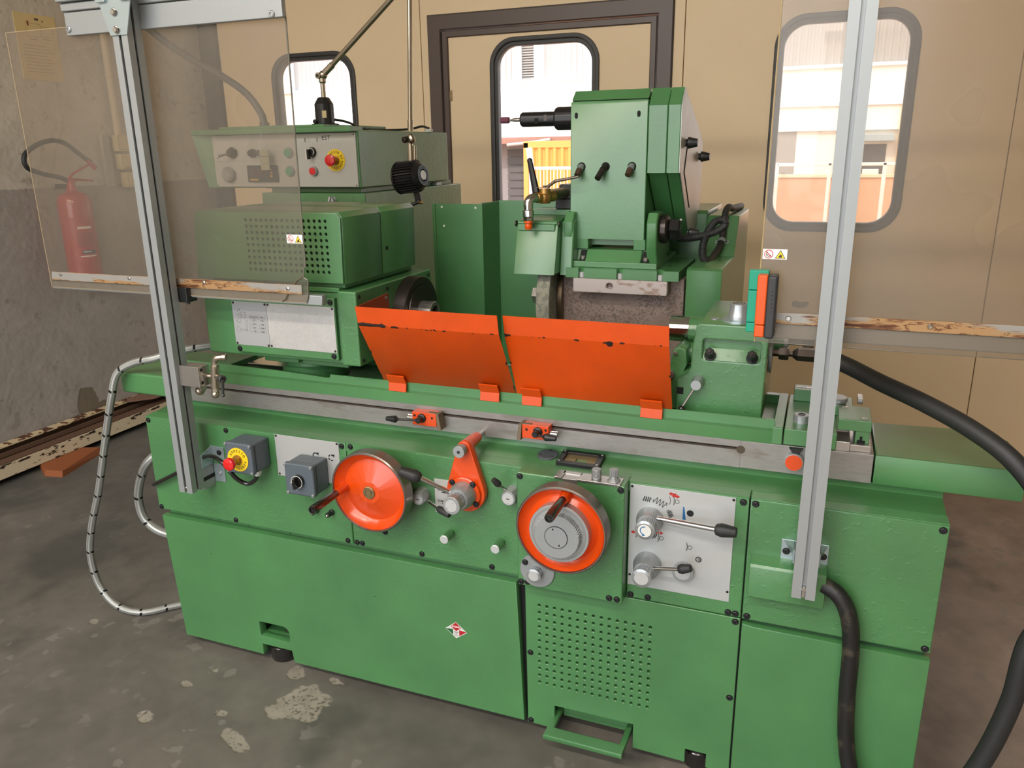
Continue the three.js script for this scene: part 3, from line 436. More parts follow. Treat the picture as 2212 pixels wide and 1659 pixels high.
  // orange table reversing bracket
  const bk = t.add('reversing_bracket', [prism('z', (() => { const o = []; const c1 = [1.095, 0.741, 0.056], c2 = [1.094, 0.868, 0.0185], d = Math.asin((c1[2] - c2[2]) / 0.127); for (let k = 0; k <= 14; k++) { const a = Math.PI - d + (Math.PI + 2 * d) * k / 14; o.push([c1[0] + c1[2] * Math.cos(a), c1[1] + c1[2] * Math.sin(a)]); } for (let k = 0; k <= 8; k++) { const a = d + (Math.PI - 2 * d) * k / 8; o.push([c2[0] + c2[2] * Math.cos(a), c2[1] + c2[2] * Math.sin(a)]); } return o; })(), 0, 0.026, 0.003, [], 2),
    lathe([[0, 0], [0.0185, 0], [0.0175, 0.05], [0.0145, 0.088], [0.0125, 0.09], [0, 0.09]], [1.094, 0.868, 0.024], [0, 0, -1], 24), prism('x', [[0.004, 0.83], [0.004, 0.868], [-0.055, 0.868], [-0.045, 0.858], [0.0, 0.828]], 1.086, 1.102, 0.003), lathe([[0, 0], [0.046, 0], [0.046, 0.008], [0.043, 0.010], [0, 0.010]], [1.095, 0.741, 0.026], 'z', 40)], M.orange, null, 'orange cast bracket that carries the reversing pin and lever');
  t.add('pin', lathe([[0, 0], [0.008, 0], [0.008, 0.045], [0.006, 0.048], [0, 0.048]], [1.094, 0.868, -0.06], [0, 0, -1], 18), M.steel, bk);
  t.add('knob', [cyl([1.094, 0.868, 0.026], 'z', 0.012, 0.016), cyl([1.094, 0.868, 0.04], 'z', 0.0165, 0.018, 32, 0.001)], M.silver, bk); t.add('knob_screw', cyl([1.094, 0.868, 0.0578], 'z', 0.0042, 0.001, 12, 0), M.black, bk);
  for (const [x, y] of [[1.062, 0.770], [1.122, 0.772], [1.130, 0.716]]) t.stamp('bolt', { geometry: boltGeo.geometry, material: M.black }, x, y, 0.0362, bk);
  t.add('collar', lathe([[0, 0], [0.0365, 0], [0.0365, 0.016], [0.031, 0.036], [0.028, 0.040], [0, 0.040]], [1.095, 0.741, 0.036], 'z', 36), M.silver, bk);
  t.add('lever_rod', bar([1.083, 0.748, 0.062], [0.998, 0.797, 0.094], 0.0065), M.polished, bk);
  t.add('lever_grip', lathe([[0, 0], [0.009, 0], [0.0145, 0.006], [0.0175, 0.016], [0.0165, 0.024], [0.0125, 0.058], [0.011, 0.060], [0, 0.060]], [1.000, 0.796, 0.093], [-0.85, 0.30, 0.22], 24), M.rubber, bk);
  t.add('knob', [fluted([1.095, 0.741, 0.076], 'z', 0.0225, 0.036, 26, 0.0016), lathe([[0, 0], [0.0245, 0], [0.0245, 0.004], [0.0235, 0.005], [0, 0.005]], [1.095, 0.741, 0.110], 'z', 36)], M.silver, bk); t.add('cap', lathe([[0, 0], [0.0165, 0], [0.0165, 0.001], [0, 0.001]], [1.095, 0.741, 0.115], 'z', 32), M.silverCap, bk);
  t.add('cap_mark', [cyl([1.101, 0.749, 0.1155], 'z', 0.0011, 0.0007, 8, 0), cyl([1.0835, 0.733, 0.1155], 'z', 0.0011, 0.0007, 8, 0)], M.darkSteel, bk);
  const tagTex = canvasTex(256, 512, (g, w, h) => { g.fillStyle = '#b9bab6'; g.fillRect(0, 0, w, h); g.fillStyle = '#222'; for (const y of [160, 330]) { g.beginPath(); g.arc(70, y, 13, 0, 7); g.lineWidth = 7; g.stroke(); g.fillRect(95, y - 9, 85, 18); g.fillRect(120, y + 26, 80, 18); g.beginPath(); g.arc(222, y + 35, 13, 0, 7); g.fill(); } });
  t.add('instruction_plate', planeUV(B(0.990, 1.035, 0.656, 0.757, 0, 0.0015, 0.0005), 0.990, 1.035, 0.656, 0.757), std({ map: tagTex, metalness: 0.3, roughness: 0.4 }));
  for (const [x, y] of [[1.035, 0.600], [1.186, 0.598]]) { const o = t.add('valve_knob', [fluted([x, y, 0.01], 'z', 0.0125, 0.034, 14, 0.0018), cyl([x, y, 0], 'z', 0.010, 0.012)], M.green, null, 'small fluted knob with a grey cap'); t.add('cap', lathe([[0, 0], [0.0125, 0], [0.0125, 0.003], [0.011, 0.004], [0, 0.004]], [x, y, 0.044], 'z', 24), M.silverCap, o); }
  for (const [x, y] of [[0.645, 0.599], [0.592, 0.598]]) { const o = t.add('locating_stud', [lathe([[0, 0], [0.0095, 0], [0.0095, 0.006], [0.0075, 0.007], [0.0075, 0.026], [0, 0.026]], [x, y, 0], 'z', 8, 0.3)], M.blackOxide); t.add('stud_tip', [ball([x, y, 0.026], 0.0052)], M.polished, o); }
  const fl = t.add('lower_flange', [lathe([[0, 0], [0.048, 0], [0.048, 0.004], [0.0465, 0.0055], [0, 0.0055]], [1.305, 0.557, 0.042], 'z', 40)], M.silver); knobOn(fl, [1.303, 0.553, 0.0475], 0.0185, 0.022);
  t.stamp('bolt', boltGeo, 1.272, 0.577, 0.0476, fl);
  // silver control plate with printed symbols
  const plateTex = canvasTex(1024, 1130, (g, w, h) => {
    g.fillStyle = '#b4b7b7'; g.fillRect(0, 0, w, h); g.strokeStyle = g.fillStyle = '#222527'; g.lineWidth = 6; g.lineCap = 'round';
    const X = (x) => (x - 1.536) / 0.255 * w, Y = (y) => (0.821 - y) / 0.2805 * h;
    const wave = (x0, y0, n, dx, amp, ang) => { g.save(); g.translate(X(x0), Y(y0)); g.rotate(ang); g.beginPath(); for (let i = 0; i <= n * 16; i++) { const p = i / 16; g.lineTo(p * dx, amp * Math.sin(p * 2 * Math.PI)); } g.stroke(); g.restore(); };
    wave(1.569, 0.7865, 4, 20, 26, 0.06); wave(1.596, 0.7885, 4, 34, 34, 0.42); wave(1.634, 0.764, 4.5, 17, 24, 1.2); wave(1.575, 0.692, 7, 18, 26, 0.1);
    const grind = (x, y, two) => { const cx = X(x), cy = Y(y); g.lineWidth = 5; g.beginPath(); g.arc(cx + 26, cy, 20, 0, 7); g.stroke(); g.beginPath(); g.arc(cx - 70, cy, 74, -0.6, 0.6); g.stroke(); g.lineWidth = 3; for (let k = -3; k <= 3; k++) { g.beginPath(); g.moveTo(cx - 12, cy + k * 14); g.lineTo(cx, cy + k * 14 - 8); g.stroke(); } if (two) { g.lineWidth = 5; g.beginPath(); g.arc(cx - 112, cy, 74, -0.6, 0.6); g.stroke(); } g.lineWidth = 6; };
    grind(1.6465, 0.790, true); grind(1.556, 0.687); grind(1.612, 0.685); grind(1.683, 0.672);
    const arrow = (x, y, L, s, dash) => { g.fillStyle = '#b5302a'; const cx = X(x), cy = Y(y); if (dash) { for (let k = 0; k < 3; k++) g.fillRect(cx + s * k * 22 - (s < 0 ? 15 : 0), cy - 10, 15, 20); } else g.fillRect(s > 0 ? cx : cx - L, cy - 10, L, 20); g.beginPath(); g.moveTo(cx + s * L, cy - 22); g.lineTo(cx + s * (L + 30), cy); g.lineTo(cx + s * L, cy + 22); g.fill(); g.fillStyle = '#222527'; };
    arrow(1.6505, 0.8085, 46, -1); arrow(1.6405, 0.8035, 46, 1); arrow(1.6035, 0.699, 48, 1, true); arrow(1.553, 0.6905, 20, -1);
    g.font = 'bold 38px sans-serif'; g.fillText('STOP', X(1.5765), Y(0.6795));
    g.fillStyle = '#1d5f96'; g.beginPath(); g.moveTo(X(1.668), Y(0.779)); g.lineTo(X(1.671), Y(0.779)); g.lineTo(X(1.676), Y(0.745)); g.lineTo(X(1.668), Y(0.745)); g.fill(); g.fillStyle = '#222527';
    g.beginPath(); g.arc(X(1.686), Y(0.764), 34, 0, 7); g.fill(); g.beginPath(); g.moveTo(X(1.662), Y(0.742)); g.lineTo(X(1.678), Y(0.742)); g.lineTo(X(1.67), Y(0.735)); g.fill();
    g.lineWidth = 10; g.setLineDash([20, 8]); g.beginPath(); g.arc(X(1.712), Y(0.643), 26, 0, 7); g.stroke(); g.setLineDash([]); g.fillStyle = '#7d8284'; g.beginPath(); g.arc(X(1.714), Y(0.643), 15, 0, 7); g.fill(); g.lineWidth = 3; g.stroke();
  });
  const cp = t.add('control_plate', planeUV(B(1.5365, 1.791, 0.5405, 0.821, 0, 0.002, 0.0006), 1.5365, 1.791, 0.5405, 0.821), std({ map: plateTex, metalness: 0.3, roughness: 0.36 }), null, 'silver plate printed with grinding symbols');
  for (const [x, y] of [[1.5415, 0.815], [1.786, 0.815], [1.5415, 0.569], [1.786, 0.568]]) t.add('plate_screw', cyl([x, y, 0.0018], 'z', 0.0034, 0.0008, 12, 0.0002), M.hole, cp);
  const l1 = lever('table_speed_lever', 'grey lever with a long bright rod and black grip on the silver plate', [1.589, 0.733, 0.002], 0.0335, 0.036, 0.0255, [1.612, 0.752, 0.030], 0, 0.0065, [1.752, 0.757, 0.052], [1.802, 0.758, 0.055, 0.0165], 'none');
  knobOn(l1, [1.589, 0.733, 0.038], 0.0235, 0.030);
  const capTex = canvasTex(256, 256, (g, w) => { g.fillStyle = '#cfd0cc'; g.fillRect(0, 0, w, w); g.strokeStyle = '#1d5f96'; g.lineWidth = 17; g.beginPath(); g.arc(128, 128, 70, 1.9, 4.9); g.stroke(); g.fillStyle = '#1d5f96'; g.beginPath(); g.moveTo(88, 172); g.lineTo(150, 212); g.lineTo(92, 230); g.fill(); g.strokeStyle = '#222'; g.lineWidth = 10; g.beginPath(); g.arc(128, 128, 121, 0, 7); g.stroke(); });
  t.add('cap_print', planeUV(lathe([[0, 0], [0.0185, 0], [0.0185, 0.0012], [0, 0.0012]], [1.589, 0.733, 0.0687], 'z', 32), 1.5705, 1.6075, 0.7145, 0.7515), std({ map: capTex, roughness: 0.4 }), l1);
  const l2 = lever('dwell_lever', 'grey lever with a short rod and black grip low on the silver plate', [1.587, 0.6075, 0.002], 0.035, 0.046, 0.0255, [1.602, 0.619, 0.040], 0, 0.0048, [1.672, 0.638, 0.056], [1.703, 0.650, 0.062, 0.0125], 'none');
  knobOn(l2, [1.587, 0.6075, 0.048], 0.0235, 0.030);
  const l3 = t.add('throttle_knob', [fluted([1.677, 0.607, 0.002], 'z', 0.0255, 0.012, 32, 0.0014), lathe([[0, 0], [0.0262, 0], [0.0262, 0.0018], [0, 0.0022]], [1.677, 0.607, 0.014], 'z', 36)], M.silver); t.add('cap', lathe([[0, 0], [0.019, 0], [0.019, 0.001], [0, 0.001]], [1.677, 0.607, 0.0160], 'z', 32), M.silverCap, l3);
  // plate behind the rotary switch
  const swTex = canvasTex(640, 384, (g, w, h) => { g.fillStyle = '#b3b4b2'; g.fillRect(0, 0, w, h); g.strokeStyle = g.fillStyle = '#1c1e1f'; for (const [x, y, d] of [[405, 148, 0], [560, 146, 1]]) { g.lineWidth = 10; if (d) g.setLineDash([22, 9]); g.beginPath(); g.arc(x, y, 25, 0.9, 5.6); g.stroke(); g.setLineDash([]); g.beginPath(); g.moveTo(x + 6, y - 26); g.lineTo(x + 33, y - 34); g.lineTo(x + 30, y - 4); g.fill(); } });
  const sp = t.add('switch_plate', planeUV(B(0.4655, 0.6875, 0.693, 0.8245, 0, 0.002, 0.0006), 0.4655, 0.6875, 0.693, 0.8245), std({ map: swTex, metalness: 0.3, roughness: 0.38 }));
  for (const [x, y] of [[0.471, 0.820], [0.682, 0.820], [0.471, 0.699]]) t.stamp('plate_screw', smallBolt, x, y, 0.002, sp);
  // maker's diamond
  const badgeTex = canvasTex(256, 204, (g, w, h) => { g.fillStyle = '#c9c9c4'; g.fillRect(0, 0, w, h); g.fillStyle = '#a81e22'; g.beginPath(); g.moveTo(128, 4); g.lineTo(190, 62); g.lineTo(128, 112); g.lineTo(66, 62); g.fill(); g.fillStyle = '#20603a'; g.beginPath(); g.moveTo(6, 102); g.lineTo(92, 92); g.lineTo(92, 168); g.fill(); g.fillStyle = '#a81e22'; g.beginPath(); g.moveTo(250, 102); g.lineTo(164, 92); g.lineTo(164, 168); g.fill(); g.fillStyle = '#eee'; g.font = 'bold 30px sans-serif'; g.textAlign = 'center'; g.fillText('UCIMU', 128, 70); g.fillStyle = '#333'; g.font = 'bold 18px sans-serif'; g.fillText('MADE', 128, 132); g.fillText('IN', 128, 151); g.fillText('ITALY', 128, 172); });
  t.add('badge', planeUV(prism('z', [[1.004, 0.287], [1.038, 0.260], [1.0725, 0.285], [1.038, 0.3135]], 0, 0.0012, 0), 1.004, 1.0725, 0.260, 0.3135), std({ map: badgeTex, roughness: 0.35 }), null, 'small red, white and green diamond badge');
  // foot pedal in its slot
  const pd = t.add('foot_pedal', prism('y', [[1.330, 0.078], [1.551, 0.078], [1.556, -0.06], [1.538, -0.06], [1.536, 0.040], [1.352, 0.040], [1.350, -0.06], [1.332, -0.06]], 0.056, 0.072, 0.003, [], 2), M.green, null, 'green U-shaped foot pedal sticking out of its slot'); pd.rotation.set(0, 0, 0);
  t.add('pedal_rail', B(1.35, 1.54, 0.045, 0.078, -0.06, -0.045, 0.003), M.green, pd); t.add('pedal_slot', B(1.33, 1.57, 0.034, 0.118, -0.1, -0.094, 0), M.hole);
  // small casing and bracket behind the guard post
  t.add('cable_box', prism('x', [[0, 0.585], [0.034, 0.585], [0.040, 0.590], [0.040, 0.668], [0.036, 0.674], [0.006, 0.684], [0, 0.684]], 1.836, 2.005, 0.002, [], 2), M.greenCast, null, 'green cable box behind the foot of the guard post');
  for (const x of [0.16, 0.77, 1.4]) t.add('panel_speck', cyl([x, 0.38 - 0.05 * x, 0], 'z', 0.0018, 0.0004, 8, 0), M.black);
}
// emergency stop and rotary switch boxes
const estopFace = (lines) => canvasTex(512, 512, (g, w) => { g.fillStyle = '#e6c41f'; g.fillRect(0, 0, w, w); g.fillStyle = '#1c1a12'; arcText(g, lines[0], 256, 256, 190, -Math.PI * lines[2], -Math.PI * (1 - lines[2]), lines[3] ?? 80, true); arcText(g, lines[1], 256, 256, 190, Math.PI * 0.90, Math.PI * 0.06, lines[4] ?? 76, false); });
function stopButton(t, cx, cy, z, R, face, parent) {
  const y = t.add('yellow_disc', planeUV(lathe([[0, 0], [R, 0], [R, 0.0016], [0, 0.0016]], [cx, cy, z], 'z', 48), cx - R, cx + R, cy - R, cy + R), std({ map: face, roughness: 0.4 }), parent);
  t.add('collar', lathe([[0, 0], [R * 0.42, 0], [R * 0.42, 0.005], [R * 0.33, 0.006], [R * 0.33, 0.016], [R * 0.30, 0.018], [R * 0.3, 0.03], [0, 0.03]], [cx, cy, z], 'z', 28), M.brass, parent);
  t.add('red_button', lathe([[0, 0], [R * 0.34, 0], [R * 0.50, 0.006], [R * 0.53, 0.011], [R * 0.50, 0.017], [R * 0.34, 0.0205], [R * 0.1, 0.0215], [0, 0.0215]], [cx, cy, z + 0.026], 'z', 36), M.red, parent);
  return y;
}
{
  const t = new Thing('emergency_stop_box', 'grey box with a red mushroom button on a yellow disc, screwed to the green bed', 'emergency stop', [0.396, 0.767, 0]);
  t.add('housing', [B(0.350, 0.442, 0.721, 0.813, 0, 0.066, 0.006, 2)], M.boxGrey); const lid = t.add('lid', [B(0.3475, 0.4445, 0.7195, 0.8155, 0.067, 0.084, 0.006, 2)], M.boxGrey);
  for (const [x, y] of [[0.3525, 0.8095], [0.4385, 0.8095], [0.3525, 0.726], [0.4385, 0.726]]) t.stamp('screw', silverBolt, x, y, 0.0842, lid);
  stopButton(t, 0.394, 0.765, 0.0842, 0.0365, estopFace(['ARRESTO', 'EMERGENZA', 0.83]));
  t.add('cable_gland', [hex([0.425, 0.720, 0.045], [0, -1, 0], 0.0115, 0.012), cyl([0.425, 0.709, 0.045], [0, -1, 0], 0.0085, 0.006)], M.white);
  const s = new Thing('rotary_switch_box', 'grey box with a black and white rotary switch, below the arrow plate', 'switch', [0.6, 0.727, 0]);
  s.add('housing', [B(0.553, 0.646, 0.680, 0.774, 0.002, 0.062, 0.006, 2)], M.boxGrey); const l = s.add('lid', [B(0.5505, 0.6485, 0.6785, 0.7765, 0.063, 0.080, 0.006, 2)], M.boxGrey);
  for (const [x, y] of [[0.5555, 0.770], [0.642, 0.770], [0.5575, 0.685], [0.642, 0.685]]) s.stamp('screw', silverBolt, x, y, 0.0802, l);
  const k = s.add('switch_knob', [lathe([[0, 0], [0.019, 0], [0.019, 0.010], [0.0175, 0.0115], [0, 0.0115]], [0.599, 0.726, 0.080], 'z', 32), prism('z', rrect(-0.006, 0.006, -0.0165, 0.0165, 0.003).map(([a, b]) => [0.598 + a * 0.85 - b * 0.2, 0.7255 + b * 0.98 + a * 0.2]), 0.0915, 0.107, 0.001)], M.blackGloss);
  s.add('pointer_line', [prism('z', [[0.5925, 0.728], [0.5945, 0.728], [0.5955, 0.742], [0.5935, 0.742]], 0.107, 0.1078, 0), lathe([[0.0175, 0], [0.019, 0], [0.019, 0.0006], [0.0175, 0.0006]], [0.599, 0.726, 0.0912], 'z', 32)], M.white, k);
  const mk = []; for (let i = 0; i < 5; i++) { const a = 3.5 + i * 0.22; mk.push(place(B(-0.0016, 0.0016, 0, 0.0004, -0.0005, 0.0005, 0), [0.599 + 0.034 * Math.cos(a), 0.726 + 0.034 * Math.sin(a), 0.0801], 'z')); } s.add('scale_marks', mk, M.silverCap, l);
}
single('emergency_stop_cable', 'black ribbed cable looping from under the emergency stop box and behind the bright post', 'cable', tube([[0.425, 0.708, 0.045], [0.414, 0.688, 0.045], [0.385, 0.672, 0.048], [0.359, 0.689, 0.06], [0.347, 0.711, 0.068], [0.321, 0.738, 0.068], [0.276, 0.747, 0.055], [0.228, 0.735, 0.040], [0.165, 0.700, 0.030], [0.091, 0.657, 0.02], [-0.034, 0.592, 0.008], [-0.05, 0.585, -0.02]], 0.0068, 90, 12), M.blackGloss, [0.425, 0.7, 0.045]);
// ---------------------------------------------------------------- sliding table
{
  const t = new Thing('sliding_table', 'long table with a bright slotted steel front and green swivel top on the machine bed', 'machine table', [0.93, 0.855, -0.24]), G = M.green;
  const st = t.add('table_rail', [prism('x', [[-0.1, 0.858], [-0.1, 0.904], [-0.112, 0.904], [-0.112, 0.912], [-0.1, 0.912], [-0.1, 0.929], [-0.40, 0.929], [-0.40, 0.858]], 0.04, 1.786, 0.0008), B(1.7855, 2.083, 0.858, 0.929, -0.40, -0.1, 0.001)], M.rail, null, 'bright ground steel rail with a dark slot');
  t.add('slot_liner', [B(0.04, 1.786, 0.9045, 0.9065, -0.1118, -0.105, 0)], std({ color: lin(0.05, 0.03, 0.018), roughness: 0.7 }), st);
  t.add('slot_end', [cyl([1.786, 0.9055, -0.1002], 'z', 0.0105, 0.0006, 24, 0)], std({ color: lin(0.06, 0.045, 0.03), roughness: 0.6 }), st);
  t.add('way_bed', B(0.06, 2.05, 0.8545, 0.858, -0.38, -0.13, 0), M.darkSteel);
  t.add('swivel_table', [prism('x', [[-0.099, 0.9295], [-0.099, 0.9615], [-0.112, 0.964], [-0.112, 0.950], [-0.37, 0.950], [-0.37, 0.972], [-0.392, 0.972], [-0.392, 0.9295]], 0.05, 1.857, 0.0015, [], 2), B(1.8555, 1.8795, 0.9295, 0.9725, -0.392, -0.099, 0.002)], G, null, 'green swivel table with a coolant trough');
  t.add('trough_lip', [prism('z', [[0.05, 0.9625], [1.860, 0.9625], [1.860, 0.9865], [0.60, 0.9885], [0.597, 0.978], [0.588, 0.977], [0.40, 0.984], [0.05, 0.988]], -0.1195, -0.1125, 0.001)], G);
  t.add('end_plate', [B(0.06, 0.186, 0.951, 0.972, -0.30, -0.165, 0.002)], G);
  t.add('support_block', [B(0.228, 0.375, 0.951, 0.972, -0.30, -0.196, 0.0015)], M.polished);
  t.add('end_cover', [B(-0.222, 0.058, 0.859, 0.931, -0.40, -0.094, 0.008, 3)], G);
  t.add('end_cover', [prism('y', [[2.0865, -0.098], [2.388, -0.098], [2.388, -0.300], [2.325, -0.362], [2.0865, -0.342]], 0.858, 0.9305, 0.004, [], 2)], G, null, 'broad green end cover of the table');
  // scale and clamp blocks at the tailstock end
  t.add('scale_bracket', [B(1.8825, 2.0, 0.9305, 0.971, -0.392, -0.101, 0.002)], G);
  t.add('bracket_block', [B(1.893, 1.955, 0.971, 1.003, -0.385, -0.335, 0.002)], G);
  for (const x of [1.905, 1.928]) t.add('bracket_screw', [lathe([[0, 0.0005], [0.0035, 0.0005], [0.004, 0.001], [0.0075, 0.001], [0.0075, 0]], [x, 1.003, -0.36], 'y', 16)], M.steel);
  const k1 = t.add('clamp_ring', lathe([[0, 0], [0.0185, 0], [0.0185, 0.018], [0.017, 0.0195], [0, 0.0195]], [1.918, 0.971, -0.165], 'y', 32), M.silver); t.add('clamp_screw', [lathe([[0.005, 0.0005], [0.0085, 0.0005], [0.0085, 0.0015], [0.005, 0.0015]], [1.918, 0.9905, -0.165], 'y', 20), cyl([1.918, 0.9905, -0.165], 'y', 0.005, 0.0004, 12, 0)], M.blackOxide, k1);
  t.add('dial_knob', [lathe([[0, 0], [0.022, 0], [0.022, 0.012], [0.0235, 0.014], [0.0235, 0.024], [0.027, 0.028], [0.027, 0.036], [0.025, 0.038], [0, 0.038]], [1.995, 0.974, -0.27], 'y', 40)], M.silver);
  t.add('clamp_block', [B(2.0, 2.073, 0.974, 1.001, -0.24, -0.125, 0.002), B(1.99, 2.035, 0.972, 0.996, -0.33, -0.24, 0.002)], G);
  for (const [x, z] of [[2.014, -0.225], [2.058, -0.145]]) t.add('bracket_screw', [lathe([[0, 0.0005], [0.0035, 0.0005], [0.004, 0.001], [0.0075, 0.001], [0.0075, 0]], [x, 1.001, z], 'y', 16)], M.steel);
  t.add('stop_pin', B(2.044, 2.056, 1.0, 1.016, -0.30, -0.26, 0.001), M.steel); t.add('support_wing', [B(1.99, 2.03, 0.929, 0.952, -0.18, -0.106, 0.001), B(2.03, 2.076, 0.929, 0.945, -0.34, -0.112, 0.001)], M.steel);
  t.add('clamp_slide', [B(2.04, 2.071, 0.945, 0.975, -0.22, -0.128, 0.0015)], G); t.add('tee_slot', [B(2.05, 2.056, 0.946, 0.962, -0.1282, -0.1275, 0), B(2.0445, 2.0625, 0.9455, 0.9525, -0.1282, -0.1274, 0)], M.hole);
  const ok = t.add('stop_wheel', [fluted([1.9105, 0.894, -0.1], 'z', 0.0225, 0.018, 30, 0.001)], M.silver, null, 'small clamping wheel with an orange face'); t.add('wheel_face', lathe([[0, 0], [0.0195, 0], [0.0195, 0.0012], [0, 0.0012]], [1.9105, 0.894, -0.082], 'z', 32), M.orange, ok);
  t.add('wedge', prism('z', [[1.897, 0.928], [1.929, 0.928], [1.919, 0.914], [1.907, 0.914]], -0.1, -0.088, 0.001), M.black, ok);
  // reversing dogs in the slot
  const dog = (x0, flip, label) => {
    const s = flip ? -1 : 1, X = (d) => flip ? x0 + 0.083 - d : x0 + d, bx = (a, b, ...r) => B(Math.min(X(a), X(b)), Math.max(X(a), X(b)), ...r);
    const d = t.add('reversing_dog', [bx(0, 0.075, 0.8795, 0.9185, -0.0995, -0.0685, 0.0015)], M.orange, null, label);
    t.add('dog_wedge', [prism('z', [[X(0.0745), 0.920], [X(0.083), 0.919], [X(0.0905), 0.873], [X(0.078), 0.873]].slice()[flip ? 'reverse' : 'slice'](), -0.0985, -0.066, 0.001), bx(0.05, 0.076, 0.9185, 0.9197, -0.083, -0.070, 0)], std({ color: 0x7a6a58, metalness: 0.5, roughness: 0.5 }), d);
    t.add('boss', lathe([[0, 0], [0.0135, 0], [0.0125, 0.004], [0.0085, 0.006], [0.0085, 0.024], [0.007, 0.026], [0, 0.026]], [X(0.030), 0.9015, -0.0685], 'z', 24), M.blackOxide, d);
    t.add('lever_rod', bar([X(0.030), 0.9005, -0.050], [X(flip ? 0.004 : -0.040), 0.8985, -0.046], 0.0032), M.blackOxide, d);
    t.add('lever_grip', lathe([[0, 0], [0.004, 0], [0.0105, 0.008], [0.0095, 0.014], [0.0065, 0.036], [0.0055, 0.037], [0, 0.037]], [X(flip ? 0.008 : -0.033), 0.8985, -0.046], [-s, -0.03, 0.02], 20), M.black, d);
    t.add('set_screw', fluted([X(0), 0.895, -0.082], [-s, 0, 0], 0.0085, 0.022, 14, 0.001), M.polished, d);
    for (const a of [0.008, 0.062]) t.stamp('screw', smallBolt, X(a), a < 0.03 ? 0.908 : 0.9045, -0.0685, d);
  };
  dog(0.893, false, 'orange reversing dog nearer the headstock'); dog(1.2155, true, 'orange reversing dog nearer the tailstock');
}
// ---------------------------------------------------------------- orange splash guards hooked on the table lip
{
  const guard = (label, x0, x1, fold, top, tabs, at, big) => {
    const t = new Thing('splash_guard', label, 'splash guard', at, { group: 'orange splash guards' });
    const th = 0.0025, bz = -0.118, by = 0.9845, off = (p) => [p[0] + th, p[1] + th * 0.5];
    const pm = guardPaint(x0, x1, () => fold[1], 21 + Math.round(x0 * 10), big);
    t.add('lower_plate', planeUV(prism('x', [[bz, by], fold, off(fold), off([bz, by])], x0, x1, 0.0006), x0, x1, 0.97, 1.24), pm);
    t.add('upper_plate', planeUV(prism('x', [fold, top, [top[0] + th, top[1]], off(fold)], x0, x1, 0.0006), x0, x1, 0.97, 1.24), pm);
    for (const x of tabs) t.add('hook', [prism('x', [[bz + 0.012, by + 0.006], [bz + 0.026, by + 0.028], [bz + 0.030, by + 0.026], [bz + 0.016, by + 0.002], [bz + 0.019, by - 0.022], [bz + 0.0145, by - 0.024], [bz + 0.010, by + 0.002]], x - 0.028, x + 0.028, 0.0006), prism('x', [[bz + 0.012, by + 0.004], [bz - 0.01, by + 0.007], [bz - 0.01, by - 0.008], [bz - 0.0075, by - 0.008], [bz - 0.0075, by + 0.0045], [bz + 0.012, by + 0.0015]], x - 0.026, x + 0.026, 0.0004)], M.orangePlate);
    return t;
  };
  const a = guard('chipped orange splash guard standing beside the headstock', 0.780, 1.1895, [-0.004, 1.1735], [0.006, 1.2255], [0.832, 1.118], [0.985, 0.985, -0.118], (x, y) => 0.8 * Math.exp(-(((x - 0.035) / 0.05) ** 4) - (((y - 1.176) / 0.0045) ** 2)));
  a.add('side_plate', prism('x', [[0.004, 1.2235], [-0.012, 1.2245], [-0.165, 1.232], [-0.172, 1.225], [-0.172, 1.19], [-0.13, 1.17], [-0.008, 1.175]], 0.7775, 0.7800, 0.0004), std({ color: lin(0.32, 0.04, 0.012), roughness: 0.45 })); a.add('side_screw', cyl([0.7801, 1.220, -0.155], 'x', 0.006, 0.003, 14), M.steel);
  guard('chipped orange splash guard standing beside the tailstock', 1.1925, 1.612, [-0.034, 1.1675], [-0.024, 1.2195], [1.240, 1.562], [1.40, 0.985, -0.118], (x, y) => 0.75 * Math.exp(-(((x - 0.275) / 0.007) ** 4) - (((y - 1.163) / 0.006) ** 4)) + 0.5 * Math.exp(-(((x - 0.008) / 0.012) ** 2) - (((y - 1.168) / 0.005) ** 2)));
}
